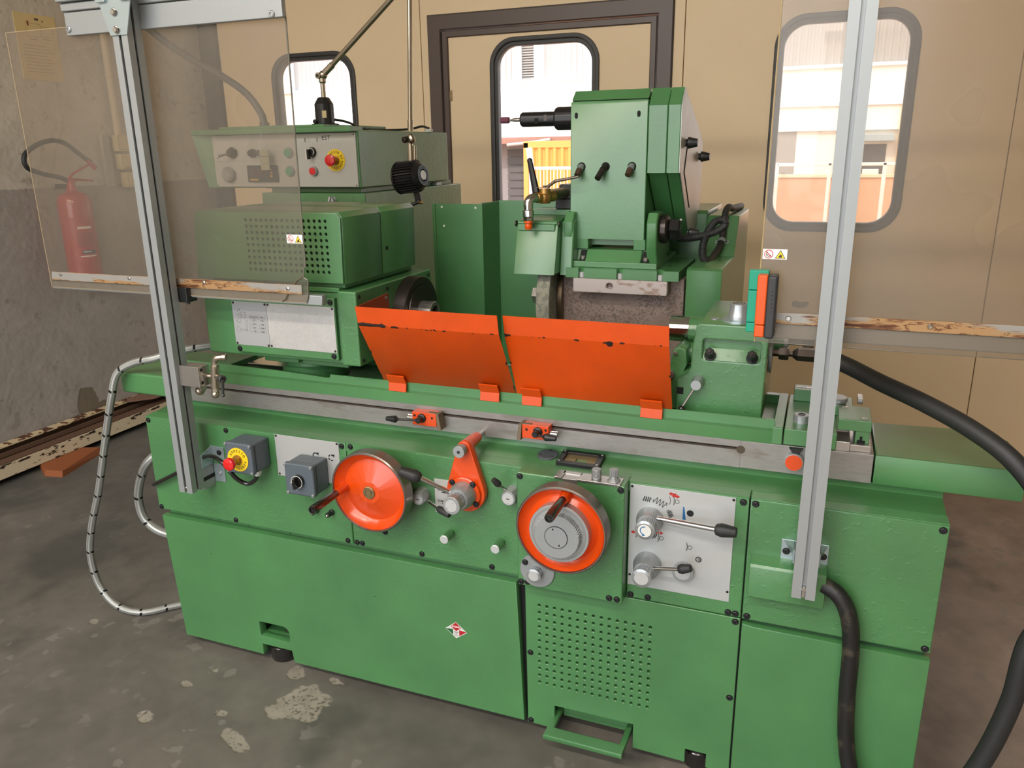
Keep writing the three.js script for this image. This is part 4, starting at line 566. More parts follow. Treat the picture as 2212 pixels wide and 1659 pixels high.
// ---------------------------------------------------------------- headstock
{
  const t = new Thing('headstock', 'green headstock with silver plates and a perforated motor cover at the end of the table', 'headstock', [0.46, 0.9515, -0.28]), G = M.green;
  t.add('swivel_base', [lathe([[0, 0], [0.105, 0], [0.105, 0.03], [0.095, 0.04], [0.095, 0.09], [0, 0.09]], [0.46, 0.9515, -0.245], 'y', 48), B(0.36, 0.66, 1.01, 1.042, -0.44, -0.12, 0.004), B(0.44, 0.50, 1.018, 1.04, -0.14, -0.10, 0.002), B(0.715, 0.738, 0.955, 1.045, -0.30, -0.25, 0.003)], G);
  t.add('body', [B(0.203, 0.6835, 1.039, 1.247, -0.50, -0.064, 0.006, 2)], G);
  const pn = t.add('front_panel', [B(0.320, 0.677, 1.053, 1.232, -0.066, -0.050, 0.002)], G);
  for (const [x, y] of [[0.663, 1.2195], [0.332, 1.063], [0.662, 1.064]]) t.stamp('bolt', boltGeo, x, y, -0.0499, pn);
  const hsTex = canvasTex(512, 544, (g, w, h) => {
    g.fillStyle = '#a9aaab'; g.fillRect(0, 0, w, h); g.strokeStyle = '#6b6d6e'; g.fillStyle = '#303234'; g.lineWidth = 3;
    g.font = 'bold 25px sans-serif'; g.fillText('A', 72, 128); g.fillText('B', 98, 112); g.strokeRect(120, 130, 78, 72); g.strokeRect(132, 130, 50, 72); g.beginPath(); g.moveTo(120, 140); g.lineTo(90, 148); g.lineTo(90, 192); g.lineTo(120, 198); g.moveTo(60, 168); g.lineTo(200, 168); g.stroke();
    g.beginPath(); g.moveTo(34, 238); g.lineTo(82, 210); g.lineTo(110, 228); g.lineTo(104, 262); g.lineTo(82, 272); g.closePath(); g.moveTo(34, 238); g.lineTo(104, 262); g.stroke(); g.setLineDash([6, 10]); g.beginPath(); g.moveTo(48, 286); g.lineTo(78, 322); g.stroke(); g.setLineDash([]);
    g.beginPath(); g.moveTo(40, 322); g.lineTo(78, 318); g.lineTo(96, 352); g.lineTo(78, 388); g.lineTo(40, 384); g.closePath(); g.moveTo(96, 345); g.lineTo(200, 345); g.moveTo(96, 360); g.lineTo(188, 360); g.moveTo(188, 300); g.lineTo(188, 372); g.lineTo(204, 372); g.lineTo(204, 230); g.lineTo(184, 230); g.lineTo(184, 300); g.moveTo(204, 236); g.lineTo(222, 236); g.moveTo(204, 256); g.lineTo(222, 256); g.stroke();
    g.fillStyle = '#26282a'; const rows = [['A', 'mm', 'B', 'mm'], ['1', '22', '1', '115'], ['2', '33', '2', '173'], ['3', '51', '3', '260'], ['4', '75', '4', '360']];
    rows.forEach((r, j) => r.forEach((s, i) => { g.font = (j ? (i % 2 ? 'bold 31px' : '17px') : 'bold 26px') + ' sans-serif'; g.textAlign = 'center'; g.fillText(s, [262, 312, 362, 428][i], 190 + j * 46); })); g.textAlign = 'left';
    for (const x of [244, 282, 342, 384, 472]) { g.beginPath(); g.moveTo(x, 160); g.lineTo(x, 384); g.stroke(); } g.beginPath(); g.moveTo(244, 199); g.lineTo(472, 199); g.stroke();
  });
  const p1 = t.add('data_plate', planeUV(B(0.3215, 0.4445, 1.0755, 1.2065, -0.05, -0.0482, 0.0004), 0.3215, 0.4445, 1.0755, 1.2065), std({ map: hsTex, metalness: 0.3, roughness: 0.42 }), null, 'silver plate with a printed speed table');
  const p2 = t.add('blank_plate', B(0.4455, 0.6745, 1.0745, 1.2065, -0.05, -0.0480, 0.0004), M.aluPlate, null, 'blank worn silver plate');
  for (const [x, y, p] of [[0.327, 1.202, p1], [0.440, 1.202, p1], [0.327, 1.080, p1], [0.440, 1.080, p1], [0.4505, 1.202, p2], [0.669, 1.202, p2], [0.4505, 1.080, p2], [0.669, 1.080, p2]]) t.stamp('plate_screw', smallBolt, x, y, -0.0482, p);
  const blk = t.add('spindle_block', [B(0.6875, 0.748, 1.040, 1.253, -0.504, -0.050, 0.005, 2)], M.greenCast); t.add('joint_gap', B(0.682, 0.689, 1.05, 1.245, -0.49, -0.062, 0), M.hole);
  for (const [y, z] of [[1.237, -0.065], [1.055, -0.068], [1.235, -0.22], [1.237, -0.485]]) t.add('bolt', cyl([0.748, y, z], 'x', 0.006, 0.002, 14), M.black, blk);
  t.add('face_plate', [lathe([[0, 0], [0.1105, 0], [0.1105, 0.038], [0.108, 0.041], [0.086, 0.041], [0.085, 0.0395], [0.084, 0.0435], [0, 0.0435]], [0.748, 1.142, -0.353], 'x', 64)], M.darkSteel, blk, 'round steel face plate on the spindle');
  t.add('spindle_nose', [lathe([[0.022, 0.01], [0.022, 0.045], [0.034, 0.045], [0.0355, 0.043], [0.0355, 0]], [0.79, 1.142, -0.353], 'x', 40), cyl([0.79, 1.142, -0.353], 'x', 0.022, 0.006)], M.steel, blk);
  t.add('upper_band', [B(0.21, 0.69, 1.247, 1.26, -0.48, -0.058, 0.002), B(0.24, 0.70, 1.258, 1.272, -0.46, -0.075, 0)], G);
  // perforated motor cover in two halves
  const holes = []; for (let i = 0; i < 16; i++) for (let j = 0; j < 9; j++) holes.push(circ(0.404 + i * 0.0176, 1.303 + j * 0.01735, 0.0043, 10).reverse());
  const cv = t.add('cover_shell', [prism('z', [[0.205, 1.268], [0.714, 1.271], [0.719, 1.452], [0.706, 1.466], [0.229, 1.466], [0.217, 1.454]], -0.259, -0.0565, 0.006, [], 2)], G, null, 'green motor cover with round vent holes');
  t.add('cover_front', prism('z', [[0.2075, 1.2705], [0.7115, 1.2735], [0.7163, 1.451], [0.705, 1.4633], [0.230, 1.4633], [0.2195, 1.4532]], -0.0562, -0.0495, 0.0018, holes, 2), G, cv); t.add('cover_dark', B(0.39, 0.685, 1.292, 1.452, -0.0568, -0.0563, 0), M.hole, cv);
  t.add('cover_shell', prism('z', [[0.205, 1.268], [0.714, 1.271], [0.719, 1.452], [0.706, 1.466], [0.229, 1.466], [0.217, 1.454]], -0.468, -0.263, 0.006, [], 2), G);
  t.add('cover_latch', cyl([0.7165, 1.345, -0.285], 'x', 0.006, 0.002, 12), M.hole);
}
// ---------------------------------------------------------------- tailstock
{
  const t = new Thing('tailstock', 'green cast tailstock with two black nuts and a small ball lever on the table', 'tailstock', [1.72, 0.951, -0.33]), G = M.greenCast;
  const prof = [[1.612, 0.951], [1.823, 0.951], [1.8275, 1.172], [1.822, 1.192], [1.800, 1.199], [1.662, 1.199], [1.653, 1.192], [1.645, 1.136], [1.644, 1.085], [1.636, 1.068], [1.611, 1.054]];
  t.add('body', [prism('z', prof, -0.50, -0.188, 0.003, [], 2), prism('z', prof, -0.192, -0.170, 0.004, [rrect(1.6715, 1.8105, 1.107, 1.161, [0.008, 0.008, 0.008, 0.008]).reverse()], 2)], G);
  t.add('pocket_bottom', prism('x', [[-0.190, 1.107], [-0.172, 1.107], [-0.190, 1.138]], 1.672, 1.810, 0.0006), G);
  for (const x of [1.690, 1.7915]) { const n = t.add('clamp_nut', [lathe([[0, 0], [0.0145, 0], [0.0145, 0.003], [0, 0.003]], [x, 1.1175, -0.176], [0, 0.62, 0.78], 24), hex([x, 1.119, -0.174], [0, 0.62, 0.78], 0.0115, 0.024)], M.black); t.add('stud', cyl([x, 1.1335, -0.1555], [0, 0.62, 0.78], 0.005, 0.004), M.darkSteel, n); }
  const lv = t.add('clamp_lever', lathe([[0, 0], [0.0165, 0], [0.0165, 0.006], [0.0145, 0.024], [0.0125, 0.040], [0, 0.040]], [1.665, 1.050, -0.170], 'z', 28), M.silver); t.add('lever_rod', bar([1.662, 1.042, -0.140], [1.634, 0.990, -0.136], 0.0032), M.steel, lv); t.add('lever_ball', ball([1.632, 0.985, -0.136], 0.0095, 0.8), M.blackGloss, lv);
  t.add('quill', [lathe([[0, 0], [0.026, 0], [0.0335, 0.001], [0.035, 0.0025], [0.035, 0.055], [0, 0.055]], [1.557, 1.142, -0.353], 'x', 40)], M.polished, null, 'polished steel quill');
  t.add('quill_sleeve', [lathe([[0, 0], [0.036, 0], [0.036, 0.05], [0, 0.05]], [1.611, 1.142, -0.353], 'x', 40), lathe([[0, 0], [0.028, 0], [0.028, 0.05], [0, 0.05]], [1.60, 1.09, -0.30], 'x', 24)], G);
  const kb = t.add('top_knob', [lathe([[0, 0], [0.0265, 0], [0.0265, 0.008], [0.0245, 0.012], [0.0215, 0.038], [0.020, 0.040], [0, 0.040]], [1.747, 1.203, -0.235], 'y', 36)], M.silver, null, 'silver tapered knob on top of the tailstock'); t.add('knob_base', [lathe([[0, 0], [0.043, 0], [0.043, 0.004], [0.030, 0.006], [0, 0.006]], [1.747, 1.199, -0.235], 'y', 40)], M.zinc, kb); t.add('knob_print', [lathe([[0.013, 0], [0.0155, 0], [0.0155, 0.0006], [0.013, 0.0006]], [1.747, 1.243, -0.235], 'y', 30), B(1.738, 1.756, 1.243, 1.2436, -0.2365, -0.2335, 0)], M.darkSteel, kb);
  t.add('oil_cap', [lathe([[0, 0], [0.011, 0], [0.011, 0.002], [0.007, 0.004], [0, 0.004]], [1.690, 1.199, -0.235], 'y', 24)], M.silver);
  t.add('end_ring', [lathe([[0, 0], [0.047, 0], [0.048, 0.002], [0.048, 0.007], [0, 0.008]], [1.827, 1.106, -0.285], 'x', 48)], M.alu);
  t.add('rear_sleeve', [lathe([[0, 0], [0.030, 0], [0.030, 0.03], [0, 0.03]], [1.827, 1.126, -0.36], 'x', 32)], G); t.add('rear_collar', cyl([1.856, 1.126, -0.36], 'x', 0.027, 0.012), M.alu); t.add('adjusting_knob', [bar([1.866, 1.126, -0.353], [1.905, 1.126, -0.353], 0.0085), fluted([1.903, 1.126, -0.353], 'x', 0.0125, 0.028, 14, 0.002)], M.darkSteel);
  const ds = t.add('dresser_block', [prism('z', [[1.578, 0.956], [1.617, 0.956], [1.617, 1.05], [1.628, 1.08], [1.624, 1.118], [1.606, 1.125], [1.590, 1.112], [1.580, 1.04]], -0.30, -0.215, 0.004, [], 2)], G); t.add('dresser_screw', [cyl([1.598, 1.108, -0.215], 'z', 0.005, 0.008, 12), cyl([1.585, 1.05, -0.215], 'z', 0.013, 0.01, 18)], M.steel, ds); t.add('dresser_slot', B(1.612, 1.629, 1.012, 1.03, -0.1705, -0.1695, 0), M.hole, ds);
}
{
  const t = new Thing('guard_handle_block', 'upright teal, orange and black block at the clear guard edge by the tailstock', 'case', [1.83, 1.226, 0.06]);
  t.add('back_block', [B(1.789, 1.829, 1.327, 1.369, 0.035, 0.056, 0.002), B(1.789, 1.829, 1.257, 1.3262, 0.035, 0.056, 0.002), B(1.789, 1.829, 1.2355, 1.2562, 0.035, 0.054, 0.002)], M.teal, null, 'teal back');
  t.add('front_block', [B(1.8085, 1.829, 1.258, 1.3635, 0.0565, 0.084, 0.003), B(1.8085, 1.829, 1.2315, 1.2575, 0.0565, 0.083, 0.003)], M.caseOrange, null, 'orange front');
  const k = t.add('grip_block', [B(1.8285, 1.849, 1.2295, 1.3625, 0.040, 0.0855, 0.0055, 3)], M.caseBlack, null, 'black side'); for (let i = 0; i < 6; i++) t.add('dimple', cyl([1.8405, 1.288 + i * 0.0085, 0.0852], 'z', 0.0013, 0.0006, 8, 0), M.hole, k);
}
// ---------------------------------------------------------------- wheel head, grinding wheel and internal grinding attachment
{
  const t = new Thing('wheelhead', 'green and bare steel wheel head carrying a grinding wheel behind the table', 'wheel head', [1.36, 0.862, -1.0]), G = M.green;
  t.add('casting', [prism('x', [[-0.66, 0.862], [-0.66, 1.228], [-1.30, 1.228], [-1.30, 0.862]], 1.150, 1.542, 0.004, [], 2)], M.mottled, null, 'bare mottled steel front of the wheel head');
  const br = t.add('steel_bar', prism('z', rrect(1.201, 1.500, 1.184, 1.2285, 0.005), -0.672, -0.600, 0.002, [circ(1.3195, 1.2065, 0.0105, 18).reverse()]), M.barSteel); t.add('bar_screw', [cyl([1.3195, 1.2065, -0.62], 'z', 0.0102, 0.004, 18)], M.steel, br);
  const pl = t.add('swivel_plate', prism('y', (() => { const o = [[1.177, -0.600]]; for (const x of [1.228, 1.351, 1.476]) { o.push([x - 0.0095, -0.600], [x - 0.0095, -0.606]); for (let k = 0; k <= 6; k++) { const a = Math.PI + k / 6 * Math.PI; o.push([x + 0.0095 * Math.cos(a), -0.612 + 0.012 * Math.sin(a)]); } o.push([x + 0.0095, -0.606], [x + 0.0095, -0.600]); } o.push([1.533, -0.600], [1.533, -0.918], [1.177, -0.918]); return o; })(), 1.2285, 1.2605, 0.0015), G);
  for (const x of [1.228, 1.351, 1.476]) t.add('plate_bolt', cyl([x, 1.229, -0.6125], 'y', 0.0092, 0.018, 20), M.silverCap, pl);
  t.add('plate_hole', cyl([1.485, 1.2606, -0.72], 'y', 0.006, 0.0004, 14, 0), M.hole, pl);
  t.add('side_housing', prism('x', [[-0.62, 0.862], [-0.62, 1.263], [-0.632, 1.2695], [-0.938, 1.2675], [-1.03, 1.394], [-1.372, 1.394], [-1.372, 0.862]], 1.5515, 1.658, 0.006, [], 2), G, null, 'green stepped housing beside the wheel head');
  t.add('rear_housing', [prism('x', [[-1.06, 1.0], [-1.06, 1.395], [-1.075, 1.407], [-1.45, 1.407], [-1.45, 1.0]], 1.40, 1.548, 0.006, [], 2)], G);
  for (const [x, z] of [[1.592, -0.84], [1.624, -0.83], [1.594, -1.13], [1.632, -1.12]]) t.add('cable_clip_screw', cyl([x, z < -1 ? 1.394 : 1.268, z], 'y', 0.005, 0.002, 10), M.black);
  const cl = t.add('cable_clamp', [place(B(-0.022, 0.022, -0.0055, 0.0055, -0.001, 0.001, 0.001), [1.612, 1.312, -0.968], [0, 1, -0.73])], M.zinc); for (const x of [1.597, 1.627]) t.add('clamp_screw', cyl([x, 1.312, -0.968], [0, 0.6, 0.8], 0.003, 0.003, 8), M.black, cl);
  // wheel guard and wheel
  const wg = t.add('wheel_guard', [prism('x', [[-0.545, 1.243], [-0.553, 1.243], [-0.585, 1.392], [-0.60, 1.405], [-0.66, 1.413], [-0.96, 1.413], [-0.98, 1.395], [-0.98, 1.0], [-0.94, 1.0], [-0.94, 1.36], [-0.62, 1.37], [-0.575, 1.392], [-0.542, 1.243]].slice(0, 0).concat([[-0.548, 1.242], [-0.586, 1.39], [-0.60, 1.405], [-0.66, 1.414], [-0.96, 1.414], [-0.96, 1.20], [-0.62, 1.242]]), 1.018, 1.156, 0.004, [], 2)], G, null, 'light green sheet cover over the grinding wheel');
  t.add('guard_side', [prism('x', [[-0.60, 1.236], [-0.625, 1.40], [-0.70, 1.418], [-0.96, 1.418], [-0.96, 1.20]], 1.156, 1.196, 0.003)], G, wg);
  t.add('hinge_strip', [bar([1.022, 1.398, -0.592], [1.152, 1.398, -0.592], 0.006), B(1.026, 1.148, 1.375, 1.395, -0.590, -0.577, 0.002)], G, wg); for (const x of [1.014, 1.158]) t.add('hinge_screw', cyl([x, 1.396, -0.588], 'x', 0.010, 0.005, 18), M.darkSteel, wg);
  t.add('guard_top', [B(1.03, 1.22, 1.414, 1.432, -0.92, -0.70, 0.002), B(1.16, 1.20, 1.425, 1.442, -0.85, -0.72, 0.002)], G, wg); t.add('lever_pin', bar([1.028, 1.40, -0.64], [1.028, 1.432, -0.645], 0.0035), M.black, wg);
  const gw = t.add('grinding_wheel', [lathe([[0.08, 0], [0.198, 0], [0.2, 0.0015], [0.2, 0.0435], [0.198, 0.045], [0.08, 0.045]], [1.087, 1.137, -0.765], 'x', 80)], M.stone, null, 'pale grey grinding wheel seen edge-on');
  t.add('wheel_flange', [lathe([[0, 0], [0.09, 0], [0.095, 0.01], [0.095, 0.052], [0.06, 0.06], [0.06, 0.075], [0, 0.075]], [1.075, 1.137, -0.765], 'x', 48), lathe([[0, 0], [0.128, 0], [0.132, 0.003], [0.132, 0.016], [0, 0.018]], [1.135, 1.137, -0.765], 'x', 56)], std({ color: 0x6b5a45, metalness: 0.8, roughness: 0.35 }), gw);
  t.add('spindle_nut', [hex([1.012, 1.137, -0.765], 'x', 0.030, 0.04), cyl([1.05, 1.137, -0.765], 'x', 0.045, 0.03)], M.steel, gw);
}
{
  const t = new Thing('internal_grinder', 'green swing-down internal grinding head with a thin spindle pointing sideways', 'grinding head', [1.34, 1.2605, -0.85]), G = M.green;
  t.add('foot', [B(1.171, 1.4615, 1.2607, 1.279, -0.95, -0.62, 0.002), prism('x', [[-0.628, 1.279], [-0.655, 1.313], [-0.95, 1.313], [-0.95, 1.279]], 1.232, 1.408, 0.002), prism('x', [[-0.660, 1.279], [-0.672, 1.313], [-0.95, 1.313], [-0.95, 1.279]], 1.196, 1.232, 0.001), prism('x', [[-0.660, 1.279], [-0.672, 1.313], [-0.95, 1.313], [-0.95, 1.279]], 1.408, 1.44, 0.001)], G);
  for (const x of [1.2215, 1.4225]) { t.add('foot_pocket', prism('x', [[-0.630, 1.2795], [-0.6545, 1.3105], [-0.658, 1.3105], [-0.658, 1.2795]], x - 0.0095, x + 0.0095, 0), M.hole); t.add('foot_bolt', cyl([x, 1.279, -0.640], 'y', 0.0075, 0.016, 14), M.steel); }
  const ear = (x0, x1, name) => t.add(name, prism('x', [[-0.655, 1.2607], [-0.618, 1.329], [-0.618, 1.400], [-0.640, 1.430], [-0.72, 1.430], [-0.76, 1.390], [-0.80, 1.279], [-0.80, 1.2607]], x0, x1, 0.003), G);
  ear(1.1635, 1.1935, 'hinge_ear'); ear(1.4265, 1.4575, 'hinge_ear');
  const bp = [[-0.660, 1.345], [-0.660, 1.7575], [-0.6625, 1.764], [-1.05, 1.70], [-1.095, 1.632], [-1.095, 1.345]];
  t.add('body', [prism('x', [[-0.660, 1.345], [-0.660, 1.748], [-0.6655, 1.7575], [-1.08, 1.7575], [-1.11, 1.65], [-1.10, 1.345]], 1.172, 1.4115, 0.002), prism('x', [[-0.662, 1.314], [-0.660, 1.346], [-0.86, 1.346], [-0.86, 1.314]], 1.194, 1.232, 0.0015), prism('x', [[-0.662, 1.314], [-0.660, 1.346], [-0.86, 1.346], [-0.86, 1.314]], 1.378, 1.416, 0.0015), B(1.225, 1.385, 1.322, 1.346, -0.86, -0.70, 0.002)], G, null, 'green box body of the grinding head');
  t.add('lid', prism('x', [[-0.667, 1.7605], [-0.702, 1.790], [-0.95, 1.790], [-1.06, 1.7605]], 1.1735, 1.4105, 0.002), G); t.add('lid_gap', B(1.176, 1.408, 1.756, 1.762, -1.0, -0.671, 0), M.hole);
  const sp = [[-0.659, 1.739], [-0.7045, 1.790], [-1.04, 1.664], [-1.10, 1.632], [-1.12, 1.52], [-1.097, 1.368], [-0.905, 1.332], [-0.676, 1.546]], sp1 = [[-0.659, 1.546], ...sp];
  t.add('drive_cover', prism('x', sp1, 1.4135, 1.470, 0.002), G); t.add('drive_cover', prism('x', sp1, 1.4715, 1.509, 0.002), G);
  const sd = t.add('cover_plate', prism('x', sp1, 1.5092, 1.5122, 0.0008), M.aluPlate, null, 'bare aluminium side plate');
  t.add('plate_edge', [bar([1.5125, 1.620, -0.772], [1.5125, 1.546, -0.735], 0.0022, 0.0022, 8), bar([1.5125, 1.546, -0.735], [1.5125, 1.432, -0.862], 0.0022, 0.0022, 8)], M.hole, sd);
  t.add('diamond_plate', prism('x', [[-0.775, 1.622], [-0.74, 1.546], [-0.865, 1.434], [-0.96, 1.52], [-0.90, 1.60]], 1.5122, 1.5132, 0), M.aluPlate, sd);
  for (const [y, z] of [[1.632, -0.748], [1.588, -1.03], [1.350, -0.862]]) t.add('thumb_knob', [lathe([[0, 0], [0.011, 0], [0.011, 0.004], [0.0175, 0.008], [0.0165, 0.014], [0.0115, 0.036], [0, 0.036]], [1.512, y, z], 'x', 20)], M.black, sd);
  for (const [x, a] of [[1.207, 0.1], [1.284, 0.55], [1.366, 0.15]]) {
    const m = a > 0.3, e = [x - (m ? 0.004 : 0.001), 1.557, -0.645];
    const p = t.add('clamp_pin', bar([x, 1.567, -0.662], e, 0.0102), m ? M.darkSteel : M.silver); t.add('pin_tip', bar(e, m ? [x - 0.013, 1.532, -0.618] : [x - 0.004, 1.541, -0.630], 0.0101, 0.0096), m ? M.darkSteel : M.bronzeDark, p);
    t.add('pin_hole', lathe([[0, 0], [0.0135, 0], [0.0135, 0.0008], [0, 0.0008]], [x + 0.001, 1.566, -0.6602], 'z', 24), M.hole, p);
  }
  for (const x of [1.190, 1.384]) t.add('oblong_hole', prism('z', rrect(x - 0.005, x + 0.005, 1.708, 1.726, 0.005), -0.6601, -0.6594, 0), M.hole);
  const nt = t.add('pivot_washer', lathe([[0, 0], [0.042, 0], [0.044, 0.003], [0.044, 0.018], [0.036, 0.024], [0.024, 0.027], [0, 0.027]], [1.4585, 1.378, -0.69], 'x', 36), M.darkSteel); t.add('pivot_nut', [lathe([[0, 0], [0.034, 0], [0.036, 0.003], [0.036, 0.03], [0.031, 0.034], [0, 0.034]], [1.485, 1.378, -0.69], 'x', 6, 0.3)], std({ color: lin(0.05, 0.05, 0.052), metalness: 0.9, roughness: 0.2 }), nt);
  const s = t.add('spindle', [lathe([[0, 0], [0.020, 0], [0.0235, 0.005], [0.0235, 0.122], [0, 0.122]], [0.958, 1.715, -0.80], 'x', 36), lathe([[0, 0], [0.033, 0], [0.0365, 0.006], [0.0365, 0.092], [0, 0.092]], [1.080, 1.715, -0.80], 'x', 40)], M.blackOxide, null, 'dark steel internal grinding spindle');
  t.add('spindle_shaft', [lathe([[0, 0], [0.0045, 0], [0.0045, 0.03], [0.0065, 0.034], [0.0065, 0.062], [0, 0.062]], [0.897, 1.715, -0.80], 'x', 18)], M.steel, s);
  t.add('mounted_stone', [lathe([[0, 0], [0.0085, 0], [0.0105, 0.002], [0.0105, 0.028], [0.009, 0.03], [0, 0.03]], [0.884, 1.715, -0.80], 'x', 24)], M.purple, s);
  t.add('spanner_flat', B(1.043, 1.056, 1.708, 1.728, -0.7805, -0.7765, 0.001), M.darkSteel, s); t.add('spanner_flat', B(1.012, 1.026, 1.700, 1.718, -0.7805, -0.7763, 0.001), M.hole, s);
}
{
  const t = new Thing('coolant_tap', 'brass and steel coolant tap with an orange nozzle on top of the wheel cover', 'tap', [1.10, 1.4325, -0.72]); const dx = 0.03, dy = 0.012, dz = 0.055, add0 = t.add.bind(t); t.add = (n, g, ...r) => { const l = (Array.isArray(g) ? g : [g]); l.forEach((q) => q.translate(dx, dy, dz)); return add0(n, l, ...r); };
  const z = -0.62;
  t.add('pipe_block', [B(1.085, 1.139, 1.452, 1.498, -0.86, -0.775, 0.003), B(1.075, 1.139, 1.4208, 1.452, -0.86, -0.77, 0.002)], M.blackOxide);
  t.add('pipe', [bar([1.075, 1.468, -0.69], [1.105, 1.472, -0.78], 0.018)], M.nickel);
  t.add('valve_body', [lathe([[0, 0], [0.0165, 0], [0.021, 0.012], [0.021, 0.026], [0.0175, 0.03], [0.0175, 0.045], [0, 0.045]], [1.078, 1.446, -0.655], 'y', 24), bar([1.060, 1.464, -0.63], [1.095, 1.466, -0.69], 0.0165)], M.brass);
  t.add('elbow', [tube([[1.064, 1.464, -0.640], [1.050, 1.463, -0.612], [1.044, 1.455, -0.602], [1.043, 1.425, -0.60]], 0.0145, 24, 18), lathe([[0, 0], [0.016, 0], [0.0175, 0.002], [0.0175, 0.02], [0.016, 0.022], [0, 0.022]], [1.043, 1.408, -0.60], 'y', 28), hex([1.043, 1.397, -0.60], 'y', 0.016, 0.012)], M.polished);
  t.add('nozzle', [lathe([[0, 0], [0.009, 0], [0.0115, 0.006], [0.0115, 0.013], [0.009, 0.018], [0.0135, 0.02], [0.0135, 0.028], [0, 0.028]], [1.043, 1.370, -0.60], 'y', 24)], M.caseOrange, null, 'orange plastic nozzle');
  const hn = t.add('valve_handle', [place(B(-0.02, 0.02, -0.001, 0.001, -0.008, 0.008, 0.0006), [1.073, 1.494, -0.655], 'y'), bar([1.085, 1.495, -0.655], [1.112, 1.513, -0.655], 0.005), bar([1.112, 1.513, -0.655], [1.185, 1.526, -0.66], 0.005, 0.004), cyl([1.078, 1.495, -0.655], 'y', 0.006, 0.005)], std({ color: 0x6b6155, metalness: 0.7, roughness: 0.4 }));
  t.add('clamp_lever', [bar([1.047, 1.476, -0.662], [1.016, 1.574, -0.69], 0.0125, 0.0085, 8), ball([1.016, 1.574, -0.69], 0.0088)], M.black, null, 'black clamp lever');
}
{
  const t = new Thing('rear_splash_plate', 'folded dark green sheet metal splash plate behind the orange guards', 'splash plate', [0.85, 0.8625, -0.75]), G = M.green;
  t.add('sheet', [prism('y', [[0.684, -0.70], [0.849, -0.70], [0.905, -0.86], [0.86, -0.865], [0.846, -0.704], [0.684, -0.704]].slice(0, 0).concat([[0.668, -0.70], [0.8485, -0.70], [0.8485, -0.704], [0.668, -0.704]]), 0.8625, 1.447, 0.0006)], G);
  t.add('sheet_fold', prism('y', [[0.8475, -0.7005], [0.8505, -0.7005], [0.8645, -0.82], [0.8615, -0.82]], 0.8625, 1.450, 0.0004), G); t.add('sheet_back', prism('y', [[0.861, -0.818], [1.16, -0.818], [1.16, -0.822], [0.861, -0.822]], 0.8625, 1.452, 0.0006), G);
  t.add('sheet_edge', B(0.665, 0.676, 0.8625, 1.448, -0.704, -0.694, 0.002), G);
  for (const [x, y] of [[0.7, 1.436], [0.826, 1.434], [0.706, 1.372]]) t.add('rivet_hole', cyl([x, y, -0.7], 'z', 0.0036, 0.0005, 10, 0), M.white);
}
// ---------------------------------------------------------------- electrical cabinet, control box, work lamp
{
  const t = new Thing('electrical_cabinet', 'green electrical cabinet standing behind the headstock, under the control box', 'cabinet', [0.05, 0.8625, -1.3]);
  t.add('body', [B(-0.185, 0.2935, 0.8625, 1.470, -1.74, -0.872, 0.004)], M.greenCast); t.add('body_step', B(-0.155, 0.26, 1.470, 1.488, -1.70, -0.90, 0.002), M.green);
  const lk = t.add('door_lock', [lathe([[0, 0], [0.0165, 0], [0.0165, 0.003], [0.013, 0.006], [0.013, 0.016], [0, 0.018]], [0.148, 1.442, -0.872], 'z', 24)], M.silver); t.add('lock_lever', place(B(-0.0035, 0.0035, 0, 0.008, -0.016, 0.016, 0.002), [0.145, 1.442, -0.856], [0.1, 0.2, 1]), M.silver, lk); t.add('blank_cap', lathe([[0, 0], [0.021, 0], [0.021, 0.001], [0, 0.0012]], [0.221, 1.440, -0.872], 'z', 30), M.green);
  t.add('cable_bracket', B(0.26, 0.285, 1.4702, 1.4845, -1.55, -1.50, 0.002), M.zinc);
}
